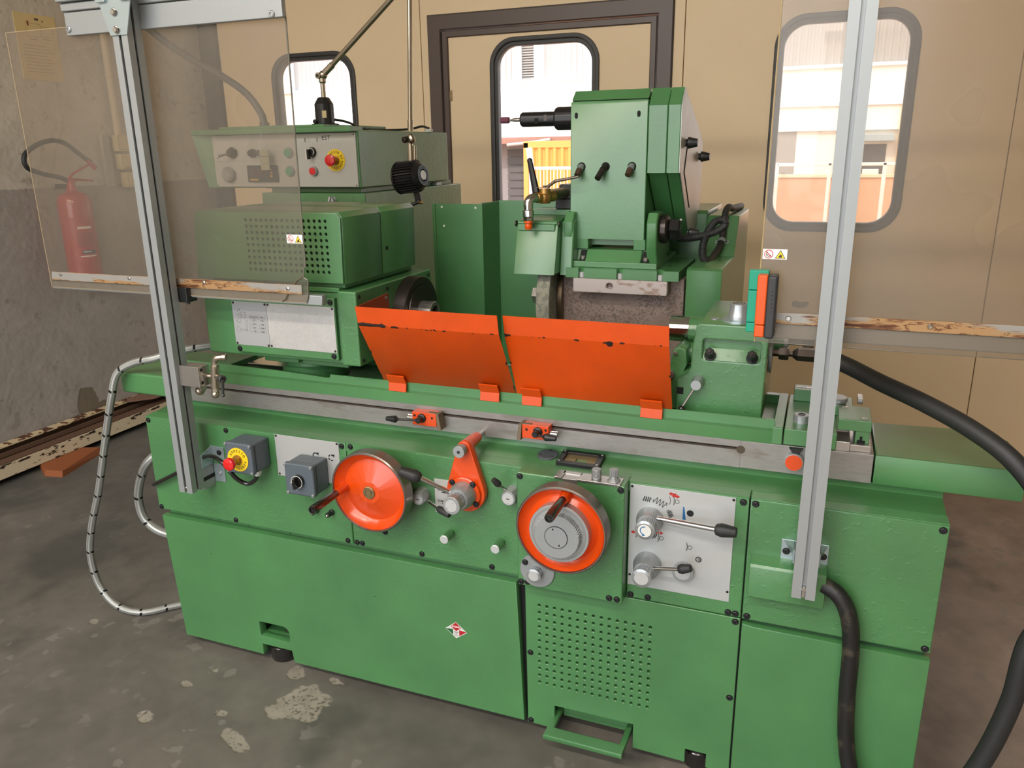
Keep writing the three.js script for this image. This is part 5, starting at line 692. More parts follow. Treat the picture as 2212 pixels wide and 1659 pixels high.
{
  const t = new Thing('control_box', 'green control box with a silver panel of switches and a red mushroom button', 'control box', [-0.07, 1.489, -1.25]), zc = -0.85;
  t.add('housing', [B(-0.418, 0.288, 1.489, 1.700, -1.62, -0.858, 0.006, 2)], M.greenCast);
  t.add('hood', [B(-0.455, 0.286, 1.693, 1.7125, -0.90, -0.815, 0.003), B(-0.335, 0.155, 1.7115, 1.7225, -1.3, -0.842, 0.003)], M.green);
  t.add('hood_side', new ConvexGeometry([V(-0.383, 1.492, -0.856), V(-0.380, 1.695, -0.856), V(-0.453, 1.696, -0.818), V(-0.421, 1.491, -0.846), V(-0.457, 1.696, -0.86), V(-0.424, 1.491, -0.864)]), M.green);
  t.add('base_rail', B(-0.15, 0.284, 1.4885, 1.4950, -1.6, -0.86, 0), M.hole);
  const pt = canvasTex(1536, 448, (g, w, h) => {
    g.fillStyle = '#b3b3af'; g.fillRect(0, 0, w, h); const X = (x) => (x + 0.3825) / 0.6635 * w, Y = (y) => (1.6905 - y) / 0.196 * h;
    g.strokeStyle = '#1f2122'; g.lineWidth = 7; for (const x of [0.059, 0.113]) { g.beginPath(); g.arc(X(x) + 26, Y(1.667), 26, 2.4, 3.9); g.stroke(); } g.strokeStyle = '#9a9c9c'; g.lineWidth = 3; for (const x of [0.07, 0.125]) { g.beginPath(); g.arc(X(x), Y(1.666), 9, 0.6, 5.2); g.stroke(); g.beginPath(); g.moveTo(X(x) + 22, Y(1.676)); g.lineTo(X(x) + 14, Y(1.666)); g.lineTo(X(x) + 22, Y(1.655)); g.stroke(); }
    g.strokeStyle = '#1b1d1e'; g.lineWidth = 5; const hand = (pts) => { g.beginPath(); pts.forEach(([a, b], i) => g[i ? 'lineTo' : 'moveTo'](a, b)); g.stroke(); };
    g.save(); g.translate(X(0.137), Y(1.681)); hand([[4, 0], [0, 20], [3, 32], [20, 30]]); hand([[2, 8], [20, 0]]); hand([[2, 18], [17, 13]]); hand([[46, 0], [32, 4], [32, 14], [44, 22], [38, 32], [28, 32]]); hand([[54, 3], [82, 0]]); hand([[68, 3], [65, 32]]); g.restore();
    g.fillStyle = '#b2b3b0'; g.beginPath(); g.moveTo(X(0.175), Y(1.652)); g.lineTo(X(0.218), Y(1.652)); g.lineTo(X(0.197), Y(1.624)); g.fill(); g.strokeStyle = '#9b9c99'; g.lineWidth = 2; g.stroke();
    g.strokeStyle = 'rgba(60,62,62,0.5)'; g.lineWidth = 2; g.beginPath(); g.moveTo(X(-0.37), Y(1.593)); g.lineTo(X(-0.06), Y(1.593)); g.stroke();
  });
  const p = t.add('panel', planeUV(B(-0.3825, 0.281, 1.4945, 1.6905, -0.859, -0.850, 0.0012), -0.3825, 0.281, 1.4945, 1.6905), std({ map: pt, metalness: 0.3, roughness: 0.4 }), null, 'silver control panel');
  for (const [x, y] of [[-0.376, 1.500], [0.275, 1.684], [0.274, 1.500]]) t.add('panel_screw', cyl([x, y, zc], 'z', 0.0028, 0.0008, 10, 0.0002), M.darkSteel, p);
  const tg = t.add('toggle_switch', [hex([-0.284, 1.625, zc], 'z', 0.022, 0.014), cyl([-0.287, 1.623, zc + 0.012], 'z', 0.013, 0.014)], M.darkSteel, p); t.add('toggle_lever', [bar([-0.288, 1.622, zc + 0.02], [-0.318, 1.612, zc + 0.048], 0.004, 0.0055), ball([-0.319, 1.6115, zc + 0.049], 0.006)], M.polished, tg);
  t.add('potentiometer', lathe([[0, 0], [0.026, 0], [0.029, 0.004], [0.029, 0.016], [0.024, 0.021], [0.021, 0.021], [0.019, 0.024], [0, 0.024]], [-0.311, 1.542, zc], 'z', 36), M.silver, p);
  const ky = t.add('key_switch', [lathe([[0, 0], [0.017, 0], [0.017, 0.008], [0.012, 0.010], [0.012, 0.022], [0, 0.022]], [-0.187, 1.622, zc], 'z', 24), B(-0.165, -0.150, 1.617, 1.624, zc, zc + 0.024, 0.001)], M.black, p);
  const dp = canvasTex(512, 230, (g, w, h) => { g.fillStyle = '#26282a'; g.fillRect(0, 0, w, h); g.fillStyle = '#3a2620'; g.fillRect(80, 66, 270, 82); g.fillStyle = '#c8962a'; g.fillRect(38, 184, 140, 22); for (const y of [56, 100, 146]) { g.beginPath(); g.ellipse(412, y, 20, 15, 0.3, 0, 7); g.fill(); } g.strokeStyle = '#111'; g.lineWidth = 8; g.strokeRect(14, 14, w - 28, h - 28); });
  t.add('display', planeUV(B(-0.219, -0.076, 1.512, 1.576, zc, zc + 0.009, 0.002), -0.219, -0.076, 1.512, 1.576), std({ map: dp, roughness: 0.25 }), p);
  for (const y of [1.622, 1.553]) { const b = t.add('green_button', lathe([[0, 0], [0.021, 0], [0.021, 0.004], [0.018, 0.010], [0, 0.010]], [-0.019, y, zc], 'z', 30), M.silver, p); t.add('button_cap', lathe([[0, 0], [0.0165, 0], [0.0155, 0.003], [0, 0.004]], [-0.0195, y, zc + 0.009], 'z', 28), std({ color: lin(0.03, 0.28, 0.14), roughness: 0.3 }), b); }
  const se = t.add('selector_switch', [lathe([[0, 0], [0.0185, 0], [0.0185, 0.004], [0.016, 0.012], [0, 0.012]], [0.088, 1.623, zc], 'z', 30)], M.black, p); t.add('selector_ring', lathe([[0.0125, 0], [0.0165, 0], [0.0155, 0.001], [0.0125, 0.001]], [0.088, 1.623, zc + 0.0118], 'z', 30), M.polished, se); t.add('selector_knob', [place(B(-0.0055, 0.0055, 0, 0.018, -0.014, 0.022, 0.002), [0.083, 1.619, zc + 0.012], 'z')], M.black, se); t.add('selector_line', B(0.0785, 0.0825, 1.597, 1.633, zc + 0.0298, zc + 0.031, 0), M.white, se);
  const rb = t.add('stop_button', lathe([[0, 0], [0.0185, 0], [0.0185, 0.004], [0.0165, 0.012], [0.014, 0.012], [0, 0.011]], [0.090, 1.553, zc], 'z', 30), M.silver, p); t.add('button_cap', lathe([[0, 0], [0.0145, 0], [0.0135, 0.004], [0, 0.0045]], [0.0895, 1.553, zc + 0.0105], 'z', 28), M.red, rb);
  stopButton(t, 0.190, 1.592, zc + 0.0002, 0.0405, estopFace(['ARRESTO DI', 'EMERGENZA', 0.93]), p);
  const kt = new Thing('key_tag', 'small chained tag of three pale strips hanging over the control panel', 'key tag', [-0.106, 1.60, -0.82]);
  for (let i = 0; i < 3; i++) kt.add('strip', B(-0.132, -0.090, 1.634 - i * 0.026 - 0.024, 1.634 - i * 0.026, -0.822, -0.817, 0.002), std({ color: 0x9a9a80, roughness: 0.5 }));
  kt.add('cord', tube([[-0.121, 1.693, -0.83], [-0.124, 1.66, -0.818], [-0.126, 1.63, -0.8165]], 0.0016, 12, 6), M.white); kt.add('key', [B(-0.150, -0.131, 1.612, 1.634, -0.828, -0.824, 0.001), bar([-0.16, 1.620, -0.849], [-0.14, 1.622, -0.826], 0.003)], M.darkSteel);
}
{
  const t = new Thing('work_lamp', 'adjustable work lamp with bare metal arms and a black finned head above the control box', 'lamp', [0.10, 1.7228, -0.93]), zl = -0.93;
  t.add('lamp_base', [lathe([[0, 0], [0.052, 0], [0.052, 0.003], [0.036, 0.006], [0.036, 0.075], [0.022, 0.098], [0.016, 0.10], [0, 0.10]], [0.103, 1.7228, zl], 'y', 40), lathe([[0, 0], [0.008, 0], [0.008, 0.012], [0, 0.012]], [0.085, 1.731, zl + 0.034], [0, 0.4, 1], 12)], M.lampBlack);
  t.add('base_label', place(prism('z', [[-0.008, -0.013], [0.008, -0.013], [0.008, 0.013], [-0.008, 0.013]], 0.0355, 0.0368, 0).rotateY(0.55), [0.103, 1.760, zl], 'y'), M.creamPlastic);
  t.add('neck', [lathe([[0, 0], [0.009, 0], [0.009, 0.05], [0.013, 0.055], [0.013, 0.068], [0, 0.072]], [0.105, 1.822, zl], 'y', 20)], M.nickel);
  const jl = t.add('joint', [ball([0.110, 1.902, zl], 0.016), cyl([0.097, 1.899, zl + 0.008], 'z', 0.011, 0.012), bar([0.112, 1.905, zl], [0.155, 1.936, zl], 0.012)], M.nickel); t.add('joint_screw', cyl([0.097, 1.899, zl + 0.02], 'z', 0.006, 0.002, 14), M.black, jl);
  t.add('lower_arm', bar([0.14, 1.925, zl], [0.552, 2.215, -0.885], 0.0095), M.nickel); t.add('elbow', [ball([0.552, 2.215, -0.885], 0.02), bar([0.552, 2.215, -0.885], [0.535, 2.18, -0.86], 0.012)], M.nickel);
  t.add('upper_arm', [bar([0.536, 2.20, -0.855], [0.5105, 1.70, -0.855], 0.0085), bar([0.5125, 1.728, -0.855], [0.5105, 1.690, -0.855], 0.0105)], M.nickel);
  const j2 = t.add('head_joint', [lathe([[0, -0.012], [0.014, -0.012], [0.019, -0.005], [0.019, 0.005], [0.014, 0.012], [0, 0.012]], [0.5085, 1.662, -0.855], [-0.5, -0.2, 1], 28), bar([0.508, 1.655, -0.855], [0.506, 1.585, -0.855], 0.011), bar([0.522, 1.640, -0.86], [0.520, 1.588, -0.86], 0.006)], M.nickel); t.add('joint_screw', [cyl([0.4975, 1.661, -0.842], [-0.5, -0.2, 1], 0.011, 0.012, 20)], M.darkSteel, j2);
  const ax = V(0.97, 0.10, 0.08).normalize(), c0 = [0.462, 1.527, -0.858];
  const hd = t.add('lamp_head', [fluted(c0, ax, 0.058, 0.072, 34, 0.0085), place(lathe([[0, 0], [0.048, 0], [0.048, 0.072], [0, 0.072]], [0, 0, 0], 'y', 32), c0, ax), lathe([[0, 0], [0.058, 0], [0.060, 0.003], [0.060, 0.008], [0, 0.008]], V(...c0).addScaledVector(ax, -0.008).toArray(), ax, 40)], M.lampBlack, null, 'black finned lamp head');
  t.add('fin_end', [(() => { const pts = []; for (let i = 0; i < 34 * 4; i++) { const k = i % 4, a = i / 136 * 2 * Math.PI, q = k < 2 ? 1 : 0.86; pts.push([a, q]); } const g = new THREE.ExtrudeGeometry(shapeOf(pts.map(([a, q]) => [0.056 * q * Math.cos(a), 0.056 * q * Math.sin(a)])), { depth: 0.002, bevelEnabled: true, bevelThickness: 0.022, bevelSize: 0.026, bevelOffset: -0.026, bevelSegments: 1 }); g.translate(0, 0, 0.0).rotateX(-Math.PI / 2); return place(toCreasedNormals(g, 0.3), V(...c0).addScaledVector(ax, 0.072).toArray(), ax); })()], M.lampBlack, hd);
  t.add('end_badge', cyl(V(...c0).addScaledVector(ax, 0.0945).toArray(), ax, 0.0175, 0.003, 28), M.white, hd);
  t.add('lamp_glass', lathe([[0, 0], [0.048, 0], [0.048, 0.001], [0, 0.001]], V(...c0).addScaledVector(ax, -0.0095).toArray(), ax, 32), M.white, hd);
  const hn = t.add('handle', [tube([[0.525, 1.482, -0.86], [0.532, 1.455, -0.862], [0.525, 1.440, -0.855], [0.500, 1.430, -0.84], [0.455, 1.412, -0.82]], 0.0065, 40, 10), prism('z', [[0.505, 1.490], [0.533, 1.487], [0.540, 1.447], [0.516, 1.443]], -0.868, -0.852, 0.003)], M.lampBlack, hd); t.add('handle_nut', cyl([0.535, 1.442, -0.86], [0.2, -1, 0.3], 0.009, 0.008, 6), M.brass, hd);
}
single('lamp_cable', 'thin black cable lying along the top of the control box behind the lamp', 'cable', tube([[0.13, 1.742, -0.955], [0.15, 1.735, -1.0], [0.17, 1.708, -1.12], [0.20, 1.7065, -1.25], [0.25, 1.712, -1.35], [0.275, 1.722, -1.40], [0.283, 1.715, -1.45]], 0.0048, 60, 10), M.black, [0.2, 1.71, -1.25]);
{ const t = new Thing('cable_plug', 'pale round cable plug on the rear corner of the control box', 'plug', [0.281, 1.7002, -1.45]); t.add('body', [lathe([[0, 0], [0.017, 0], [0.018, 0.002], [0.018, 0.012], [0, 0.013]], [0.281, 1.7002, -1.45], 'y', 20)], M.white); }
// ---------------------------------------------------------------- guard posts, clear guards
const profile = (cx, cz, y0, y1, w = 0.025) => {   // 50 mm slotted aluminium profile
  const pts = [], side = [[-w, -w], [-0.0045, -w], [-0.0045, -w + 0.004], [-0.009, -w + 0.006], [-0.009, -w + 0.011], [0.009, -w + 0.011], [0.009, -w + 0.006], [0.0045, -w + 0.004], [0.0045, -w]];
  for (let k = 0; k < 4; k++) { const a = k * Math.PI / 2, c = Math.cos(a), s = Math.sin(a); for (const [x, z] of side) pts.push([cx + x * c - z * s, cz + x * s + z * c]); }
  return prism('y', pts, y0, y1, 0.0006);
};
{
  const t = new Thing('guard_post', 'slotted aluminium post that carries the coolant valve, in front of the headstock', 'post', [0.1945, 0.634, 0.0755]);
  t.add('profile', profile(0.1945, 0.0755, 0.6355, 2.75), M.alu);
  t.add('foot_bracket', [B(0.176, 0.2195, 0.628, 0.700, 0.0, 0.050, 0.001)], M.alu); t.add('bracket_groove', B(0.2193, 0.2199, 0.655, 0.668, 0.001, 0.049, 0), M.hole); 
  const zp = t.add('zinc_bracket', [B(0.215, 0.268, 0.715, 0.757, 0.0, 0.003, 0.001), prism('x', [[0.003, 0.70], [0.05, 0.70], [0.05, 0.742], [0.003, 0.757]], 0.2195, 0.2225, 0.0006), B(0.222, 0.262, 0.64, 0.70, 0.0005, 0.0025, 0.0008)], M.zinc); t.stamp('bolt', boltGeo, 0.25, 0.738, 0.003, zp); t.stamp('bolt', { geometry: boltGeo.geometry, material: M.silver }, 0.243, 0.668, 0.0026, zp);
  t.add('slot_bolt', [cyl([0.1945, 0.650, 0.092], 'z', 0.0048, 0.007, 14), B(0.191, 0.198, 0.6365, 0.647, 0.09, 0.0945, 0.0005)], M.polished);
  const bp = t.add('top_bracket', prism('z', [[0.1665, 1.917], [0.223, 1.917], [0.250, 2.0], [0.250, 2.12], [0.139, 2.12], [0.141, 2.0]], 0.1008, 0.1042, 0.0006), M.zinc, null, 'zinc plated trapezoid plate at the top'); for (const y of [1.9715, 1.930]) t.add('hex_bolt', [cyl([0.191, y, 0.1042], 'z', 0.0105, 0.002, 20), hex([0.191, y, 0.106], 'z', 0.0085, 0.006)], M.polished, bp);
  t.add('bracket_fold', [B(0.139, 0.17, 1.996, 2.003, 0.104, 0.112, 0.001), B(0.222, 0.25, 1.996, 2.003, 0.104, 0.112, 0.001)], M.zinc, bp);
  const r = new Thing('guard_post', 'slotted aluminium post standing beside the tailstock in front of the green cable box', 'post', [1.958, 0.64, 0.0755]);
  r.add('profile', profile(1.958, 0.0755, 0.641, 2.75), M.alu);
  r.add('slot_bolt', [cyl([1.958, 0.664, 0.090], 'z', 0.0065, 0.0085, 14), B(1.9545, 1.9615, 0.642, 0.658, 0.09, 0.0945, 0.0005)], M.polished);
  const rb = r.add('foot_bracket', [B(1.901, 2.005, 0.683, 0.734, 0.0, 0.003, 0.001), prism('x', [[0.003, 0.684], [0.05, 0.70], [0.05, 0.733], [0.003, 0.733]], 1.9285, 1.9325, 0.0006), prism('x', [[0.003, 0.684], [0.05, 0.70], [0.05, 0.733], [0.003, 0.733]], 1.9835, 1.9875, 0.0006), new ConvexGeometry([V(1.905, 0.733, 0.003), V(1.93, 0.733, 0.003), V(1.93, 0.733, 0.045), V(1.93, 0.70, 0.003), V(1.93, 0.70, 0.02)]), new ConvexGeometry([V(2.003, 0.733, 0.003), V(1.986, 0.733, 0.003), V(1.986, 0.733, 0.045), V(1.986, 0.70, 0.003), V(1.986, 0.70, 0.02)])], M.zinc); for (const x of [1.913, 1.994]) r.stamp('bolt', boltGeo, x, 0.704, 0.003, rb);
}
const stickerTex = canvasTex(512, 224, (g, w, h) => {
  g.fillStyle = '#f1efe8'; g.fillRect(0, 0, w, h); g.fillStyle = '#222'; g.strokeStyle = '#222'; g.lineWidth = 9; g.beginPath(); g.arc(126, 112, 44, 0.3, 4.4); g.stroke(); for (let k = 0; k < 7; k++) { const a = 0.5 + k * 0.55; g.save(); g.translate(126 + 50 * Math.cos(a), 112 + 50 * Math.sin(a)); g.rotate(a); g.fillRect(-8, -8, 18, 16); g.restore(); } g.beginPath(); g.moveTo(62, 140); g.lineTo(100, 120); g.lineTo(126, 122); g.stroke();
  g.strokeStyle = '#b8232a'; g.lineWidth = 17; g.beginPath(); g.arc(126, 112, 88, 0, 7); g.stroke(); g.beginPath(); g.moveTo(66, 52); g.lineTo(186, 172); g.stroke();
  g.fillStyle = '#1a1a1a'; g.beginPath(); g.moveTo(372, 16); g.lineTo(484, 206); g.lineTo(260, 206); g.fill(); g.fillStyle = '#e9cd1c'; g.beginPath(); g.moveTo(372, 42); g.lineTo(463, 194); g.lineTo(281, 194); g.fill();
  g.fillStyle = '#1a1a1a'; g.beginPath(); g.moveTo(322, 178); g.lineTo(362, 132); g.lineTo(344, 120); g.lineTo(372, 126); g.lineTo(380, 96); g.lineTo(388, 128); g.lineTo(418, 116); g.lineTo(396, 142); g.lineTo(420, 176); g.lineTo(372, 186); g.fill();
});
const stickerMat = std({ map: stickerTex, roughness: 0.35 });
const edgeTube = (pts) => { const o = []; for (let i = 0; i + 1 < pts.length; i++) o.push(bar(pts[i], pts[i + 1], 0.0021, 0.0021, 6)); return o; };
{
  const t = new Thing('clear_guard', 'hazy clear guard with a broken corner and rusty lower strip before the headstock', 'guard panel', [0.17, 1.23, 0.03]);
  t.add('clear_sheet', prism('z', [[-0.303, 1.232], [0.6435, 1.232], [0.650, 1.250], [0.6535, 1.294], [0.641, 1.300], [0.643, 1.322], [0.650, 1.331], [0.6535, 1.60], [0.6575, 1.945], [0.6575, 1.962], [-0.303, 1.962]], 0.028, 0.031, 0), M.plexi, null, 'hazy clear plastic sheet');
  t.add('sheet_edge', edgeTube([[0.6435, 1.232, 0.0295], [0.650, 1.250, 0.0295], [0.6535, 1.294, 0.0295], [0.641, 1.300, 0.0295], [0.643, 1.322, 0.0295], [0.650, 1.331, 0.0295], [0.6535, 1.60, 0.0295], [0.6575, 1.945, 0.0295]]), M.plexiEdge); t.add('sheet_edge', [bar([-0.303, 1.232, 0.0295], [-0.303, 1.962, 0.0295], 0.0013, 0.0013, 6), bar([-0.303, 1.962, 0.0295], [-0.04, 1.962, 0.0295], 0.001, 0.001, 6), bar([-0.303, 1.232, 0.0295], [0.6435, 1.232, 0.0295], 0.0009, 0.0009, 6)], std({ color: 0xb9a888, roughness: 0.4 }));
  t.add('crack', edgeTube([[0.6405, 1.302, 0.0312], [0.620, 1.292, 0.0312], [0.602, 1.272, 0.0312], [0.588, 1.258, 0.0312], [0.578, 1.240, 0.0312], [0.566, 1.232, 0.0312]]), std({ color: 0x5a503c, roughness: 0.5 }));
  t.add('lower_tube', [prism('z', [[-0.305, 1.226], [0.6905, 1.226], [0.6925, 1.253], [-0.305, 1.253]], 0.002, 0.027, 0.003, [], 2)], M.alu, null, 'grey lower guide tube'); t.add('stained_strip', prism('z', [[-0.292, 1.2545], [0.634, 1.2545], [0.6355, 1.2805], [-0.288, 1.2805]], 0.0315, 0.0345, 0.0008), M.rustRail, null, 'lower strip stained with rust and glue');
  for (const x of [-0.249, 0.028, 0.306, 0.591]) t.add('strip_screw', lathe([[0, 0], [0.0058, 0], [0.0052, 0.0022], [0.003, 0.0034], [0, 0.0036]], [x, 1.2735 - 0.004 * (x > 0.5), 0.0345], 'z', 16), M.polished);
  t.add('roller_clamp', [B(0.2135, 0.247, 1.213, 1.256, 0.004, 0.046, 0.003), cyl([0.236, 1.206, 0.03], 'y', 0.004, 0.008)], M.black);
  t.add('top_rail', [B(-0.045, 0.664, 1.936, 1.9935, 0.034, 0.050, 0.002), B(-0.05, 0.664, 1.996, 2.016, 0.030, 0.054, 0.003), B(-0.055, 0.666, 2.018, 2.06, 0.02, 0.064, 0.003)], M.alu, null, 'aluminium hanging rail');
  for (const [x, y] of [[-0.0345, 1.952], [0.633, 1.944]]) t.add('rail_bolt', lathe([[0, 0], [0.0092, 0], [0.0088, 0.003], [0.0065, 0.005], [0.004, 0.005], [0.0034, 0.0025], [0, 0.0025]], [x, y, 0.050], 'z', 20), M.silver);
  t.add('sticker', planeUV(B(0.600, 0.6495, 1.391, 1.4135, 0.0311, 0.0317, 0), 0.600, 0.6495, 1.391, 1.4135), stickerMat);
  const r = new Thing('clear_guard', 'large hazy clear guard with a rusty lower strip beside the tailstock', 'guard panel', [2.3, 1.21, 0.03]);
  r.add('clear_sheet', prism('z', [[1.8085, 1.2095], [2.95, 1.2095], [2.95, 2.45], [1.8155, 2.45]], 0.028, 0.031, 0), M.plexi, null, 'hazy clear plastic sheet');
  r.add('sheet_edge', edgeTube([[1.8085, 1.2095, 0.0295], [1.8155, 2.45, 0.0295]]).map((g) => g), std({ color: 0xa8946e, roughness: 0.4 })); r.add('sheet_edge', bar([1.85, 1.2095, 0.0295], [2.95, 1.2095, 0.0295], 0.0011, 0.0011, 6), M.plexiEdge);
  r.add('lower_tube', [B(1.849, 2.95, 1.219, 1.252, 0.002, 0.027, 0.003, 2)], M.alu, null, 'grey lower guide tube'); r.add('stained_strip', B(1.849, 2.95, 1.2535, 1.2775, 0.0315, 0.0345, 0.0008), M.rustRail, null, 'lower strip stained with rust and glue');
  for (const x of [1.874, 2.144, 2.42, 2.7]) r.add('strip_screw', lathe([[0, 0], [0.0062, 0], [0.0056, 0.002], [0.0042, 0.0036], [0.0026, 0.0036], [0.0022, 0.002], [0, 0.002]], [x, 1.266, 0.0345], 'z', 16), M.polished);
  r.add('top_rail', B(1.80, 2.95, 2.42, 2.5, 0.0315, 0.05, 0.002), M.alu);
  r.add('sticker', planeUV(B(1.8115, 1.8605, 1.390, 1.4115, 0.0311, 0.0317, 0), 1.8115, 1.8605, 1.390, 1.4115), stickerMat);
  r.add('scuff', prism('z', [[1.880, 1.292], [1.892, 1.289], [1.906, 1.291], [1.912, 1.298], [1.910, 1.304], [1.894, 1.302], [1.881, 1.304], [1.878, 1.298]], 0.0311, 0.0313, 0), std({ color: 0x77716a, roughness: 0.9, transparent: true, opacity: 0.55 }));
  single('guard_rail', 'aluminium crossbeam joining the two guard posts above the machine', 'beam', [B(-0.4, 3.0, 2.56, 2.61, 0.02, 0.05, 0.002)], M.alu, [1.0, 2.56, 0.035]);
}
{
  const t = new Thing('coolant_valve', 'nickel plated coolant valve with a small drop lever on a steel block beside the post', 'valve', [0.28, 1.0, 0.06]);
  t.add('mounting_block', [B(0.2205, 0.294, 0.976, 1.037, 0.045, 0.09, 0.0015)], M.steel); for (const y of [1.026, 0.988]) t.add('block_hole', cyl([0.294, y, 0.078], 'x', 0.005, 0.0006, 14, 0), M.hole);
  t.add('valve_body', [bar([0.312, 0.968, 0.05], [0.3205, 1.034, 0.05], 0.0125), bar([0.285, 1.003, 0.058], [0.322, 1.003, 0.05], 0.0075), lathe([[0, 0], [0.009, 0], [0.009, 0.01], [0, 0.01]], [0.287, 1.003, 0.056], 'x', 6, 0.3), bar([0.318, 1.003, 0.05], [0.347, 1.001, 0.062], 0.0085), hex([0.311, 0.956, 0.05], 'y', 0.0115, 0.012)], M.nickel);
  t.add('top_elbow', [tube([[0.3205, 1.032, 0.05], [0.323, 1.048, 0.05], [0.329, 1.057, 0.05], [0.342, 1.060, 0.046], [0.354, 1.061, 0.04]], 0.009, 24, 14), hex([0.321, 1.032, 0.05], 'y', 0.0115, 0.008), cyl([0.346, 1.0605, 0.044], [1, 0, -0.4], 0.0105, 0.012)], M.nickel);
  t.add('ball_nipple', [ball([0.310, 0.947, 0.05], 0.0125), ball([0.2525, 0.952, 0.05], 0.0135), bar([0.2525, 0.952, 0.05], [0.268, 0.965, 0.05], 0.0115)], M.nickel);
  const l = t.add('drop_lever', [cyl([0.344, 1.001, 0.0605], [0.9, 0, 0.35], 0.0115, 0.016, 20), bar([0.355, 1.000, 0.066], [0.352, 0.956, 0.066], 0.0062, 0.0038), ball([0.352, 0.952, 0.066], 0.0055)], std({ color: 0x4b4d4c, metalness: 0.5, roughness: 0.35 }), null, 'dark grey drop lever'); t.add('lever_cap', cyl([0.3585, 1.001, 0.066], [0.9, 0, 0.35], 0.006, 0.001, 16, 0), M.black, l);
}
// ---------------------------------------------------------------- hoses and cables
{
  const bt = tex(512, 128, (u, v) => { const a = Math.sin((u * 96 + v * 8) * Math.PI) * Math.sin((u * 96 - v * 8) * Math.PI), k = 0.60 + 0.18 * a; const q = Math.abs(((v + u * 0.6) % 0.333) - 0.166); const d = (u * 2) % 1; return Math.abs(d - 0.15 - 0.5 * ((v * 3) % 1) * 0.12) < 0.045 && (v * 3) % 1 < 0.8 ? [0.05, 0.05, 0.05] : [k, k * 1.01, k * 0.98]; });
  const hose = (pts, r, rep) => { const c = new THREE.CatmullRomCurve3(pts.map((p) => V(...p)), false, 'centripetal'); const g = new THREE.TubeGeometry(c, 160, r, 16, false); const uv = g.attributes.uv; for (let i = 0; i < uv.count; i++) uv.setX(i, uv.getX(i) * rep); return keep(g); };
  const bm = std({ map: bt, metalness: 0.45, roughness: 0.42 });
  const t = new Thing('braided_hose', 'steel braided hose hanging in a long loop from the headstock to the floor', 'hose', [-0.19, 0, -0.05]);
  t.add('hose', hose([[0.19, 1.004, -0.255], [0.10, 1.012, -0.24], [0.0, 1.005, -0.15], [-0.071, 0.985, -0.105], [-0.142, 0.969, -0.085], [-0.196, 0.935, -0.065], [-0.224, 0.851, -0.05], [-0.284, 0.696, -0.05], [-0.359, 0.496, -0.05], [-0.427, 0.342, -0.05], [-0.458, 0.224, -0.05], [-0.440, 0.105, -0.05], [-0.37, 0.036, -0.05], [-0.28, 0.015, -0.07], [-0.2, 0.015, -0.14], [-0.05, 0.015, -0.30]], 0.0125, 11), bm);
  t.add('end_fitting', hex([0.175, 1.004, -0.2545], [1, -0.03, -0.1], 0.019, 0.024), M.silver);
  const u = new Thing('braided_hose', 'short bend of steel braided hose coming from behind the machine bed', 'hose', [-0.3, 0.4, -0.2]);
  u.add('hose', hose([[-0.10, 0.66, -0.5], [-0.20, 0.62, -0.28], [-0.262, 0.568, -0.2], [-0.318, 0.494, -0.2], [-0.350, 0.396, -0.2], [-0.332, 0.320, -0.2], [-0.262, 0.272, -0.21], [-0.16, 0.25, -0.28], [-0.05, 0.25, -0.45]], 0.0155, 5), bm);
}
single('coolant_hose', 'thick black rubber hose arching from the tailstock over the broad end cover', 'hose', [tube([[1.94, 1.112, -0.28], [1.97, 1.108, -0.277], [2.011, 1.097, -0.26], [2.083, 1.078, -0.2], [2.176, 1.058, -0.12], [2.262, 1.030, -0.05], [2.330, 0.992, 0.0], [2.385, 0.930, 0.03], [2.43, 0.83, 0.07], [2.425, 0.72, 0.105], [2.391, 0.64, 0.12], [2.380, 0.493, 0.12], [2.342, 0.317, 0.12], [2.27, 0.14, 0.12], [2.16, 0.02, 0.16], [2.05, 0.021, 0.25]], 0.0205, 150, 18)], M.rubber, [1.95, 1.11, -0.28]);
single('hose_coupling', 'dark steel hose coupling screwed into the end of the tailstock', 'coupling', [lathe([[0, 0], [0.0095, 0], [0.0095, 0.014], [0.0165, 0.014], [0.0175, 0.02], [0.0175, 0.034], [0.0165, 0.038], [0.0075, 0.038], [0.0075, 0.047], [0.0105, 0.049], [0.0165, 0.058], [0.0175, 0.06], [0.0175, 0.108], [0, 0.108]], [1.835, 1.1115, -0.28], 'x', 6, 0.3)], M.darkSteel, [1.835, 1.1115, -0.28]);
single('power_hose', 'worn black hose leaving the green cable box and hanging down the front', 'hose', [tube([[2.000, 0.642, 0.024], [2.022, 0.637, 0.030], [2.045, 0.616, 0.036], [2.063, 0.573, 0.04], [2.073, 0.502, 0.04], [2.077, 0.376, 0.04], [2.088, 0.247, 0.042], [2.107, 0.16, 0.05], [2.15, 0.06, 0.09], [2.22, 0.021, 0.14], [2.4, 0.021, 0.2]], 0.0195, 110, 16)], std({ map: tex(256, 256, (u, v) => mixc([0.10, 0.10, 0.095], [0.27, 0.24, 0.19], 0.8 * sst(0.55, 0.75, fbm(u, v, 7, 4, 401))), { metres: 0.25 }), roughness: 0.5 }), [2.0, 0.64, 0.03]);
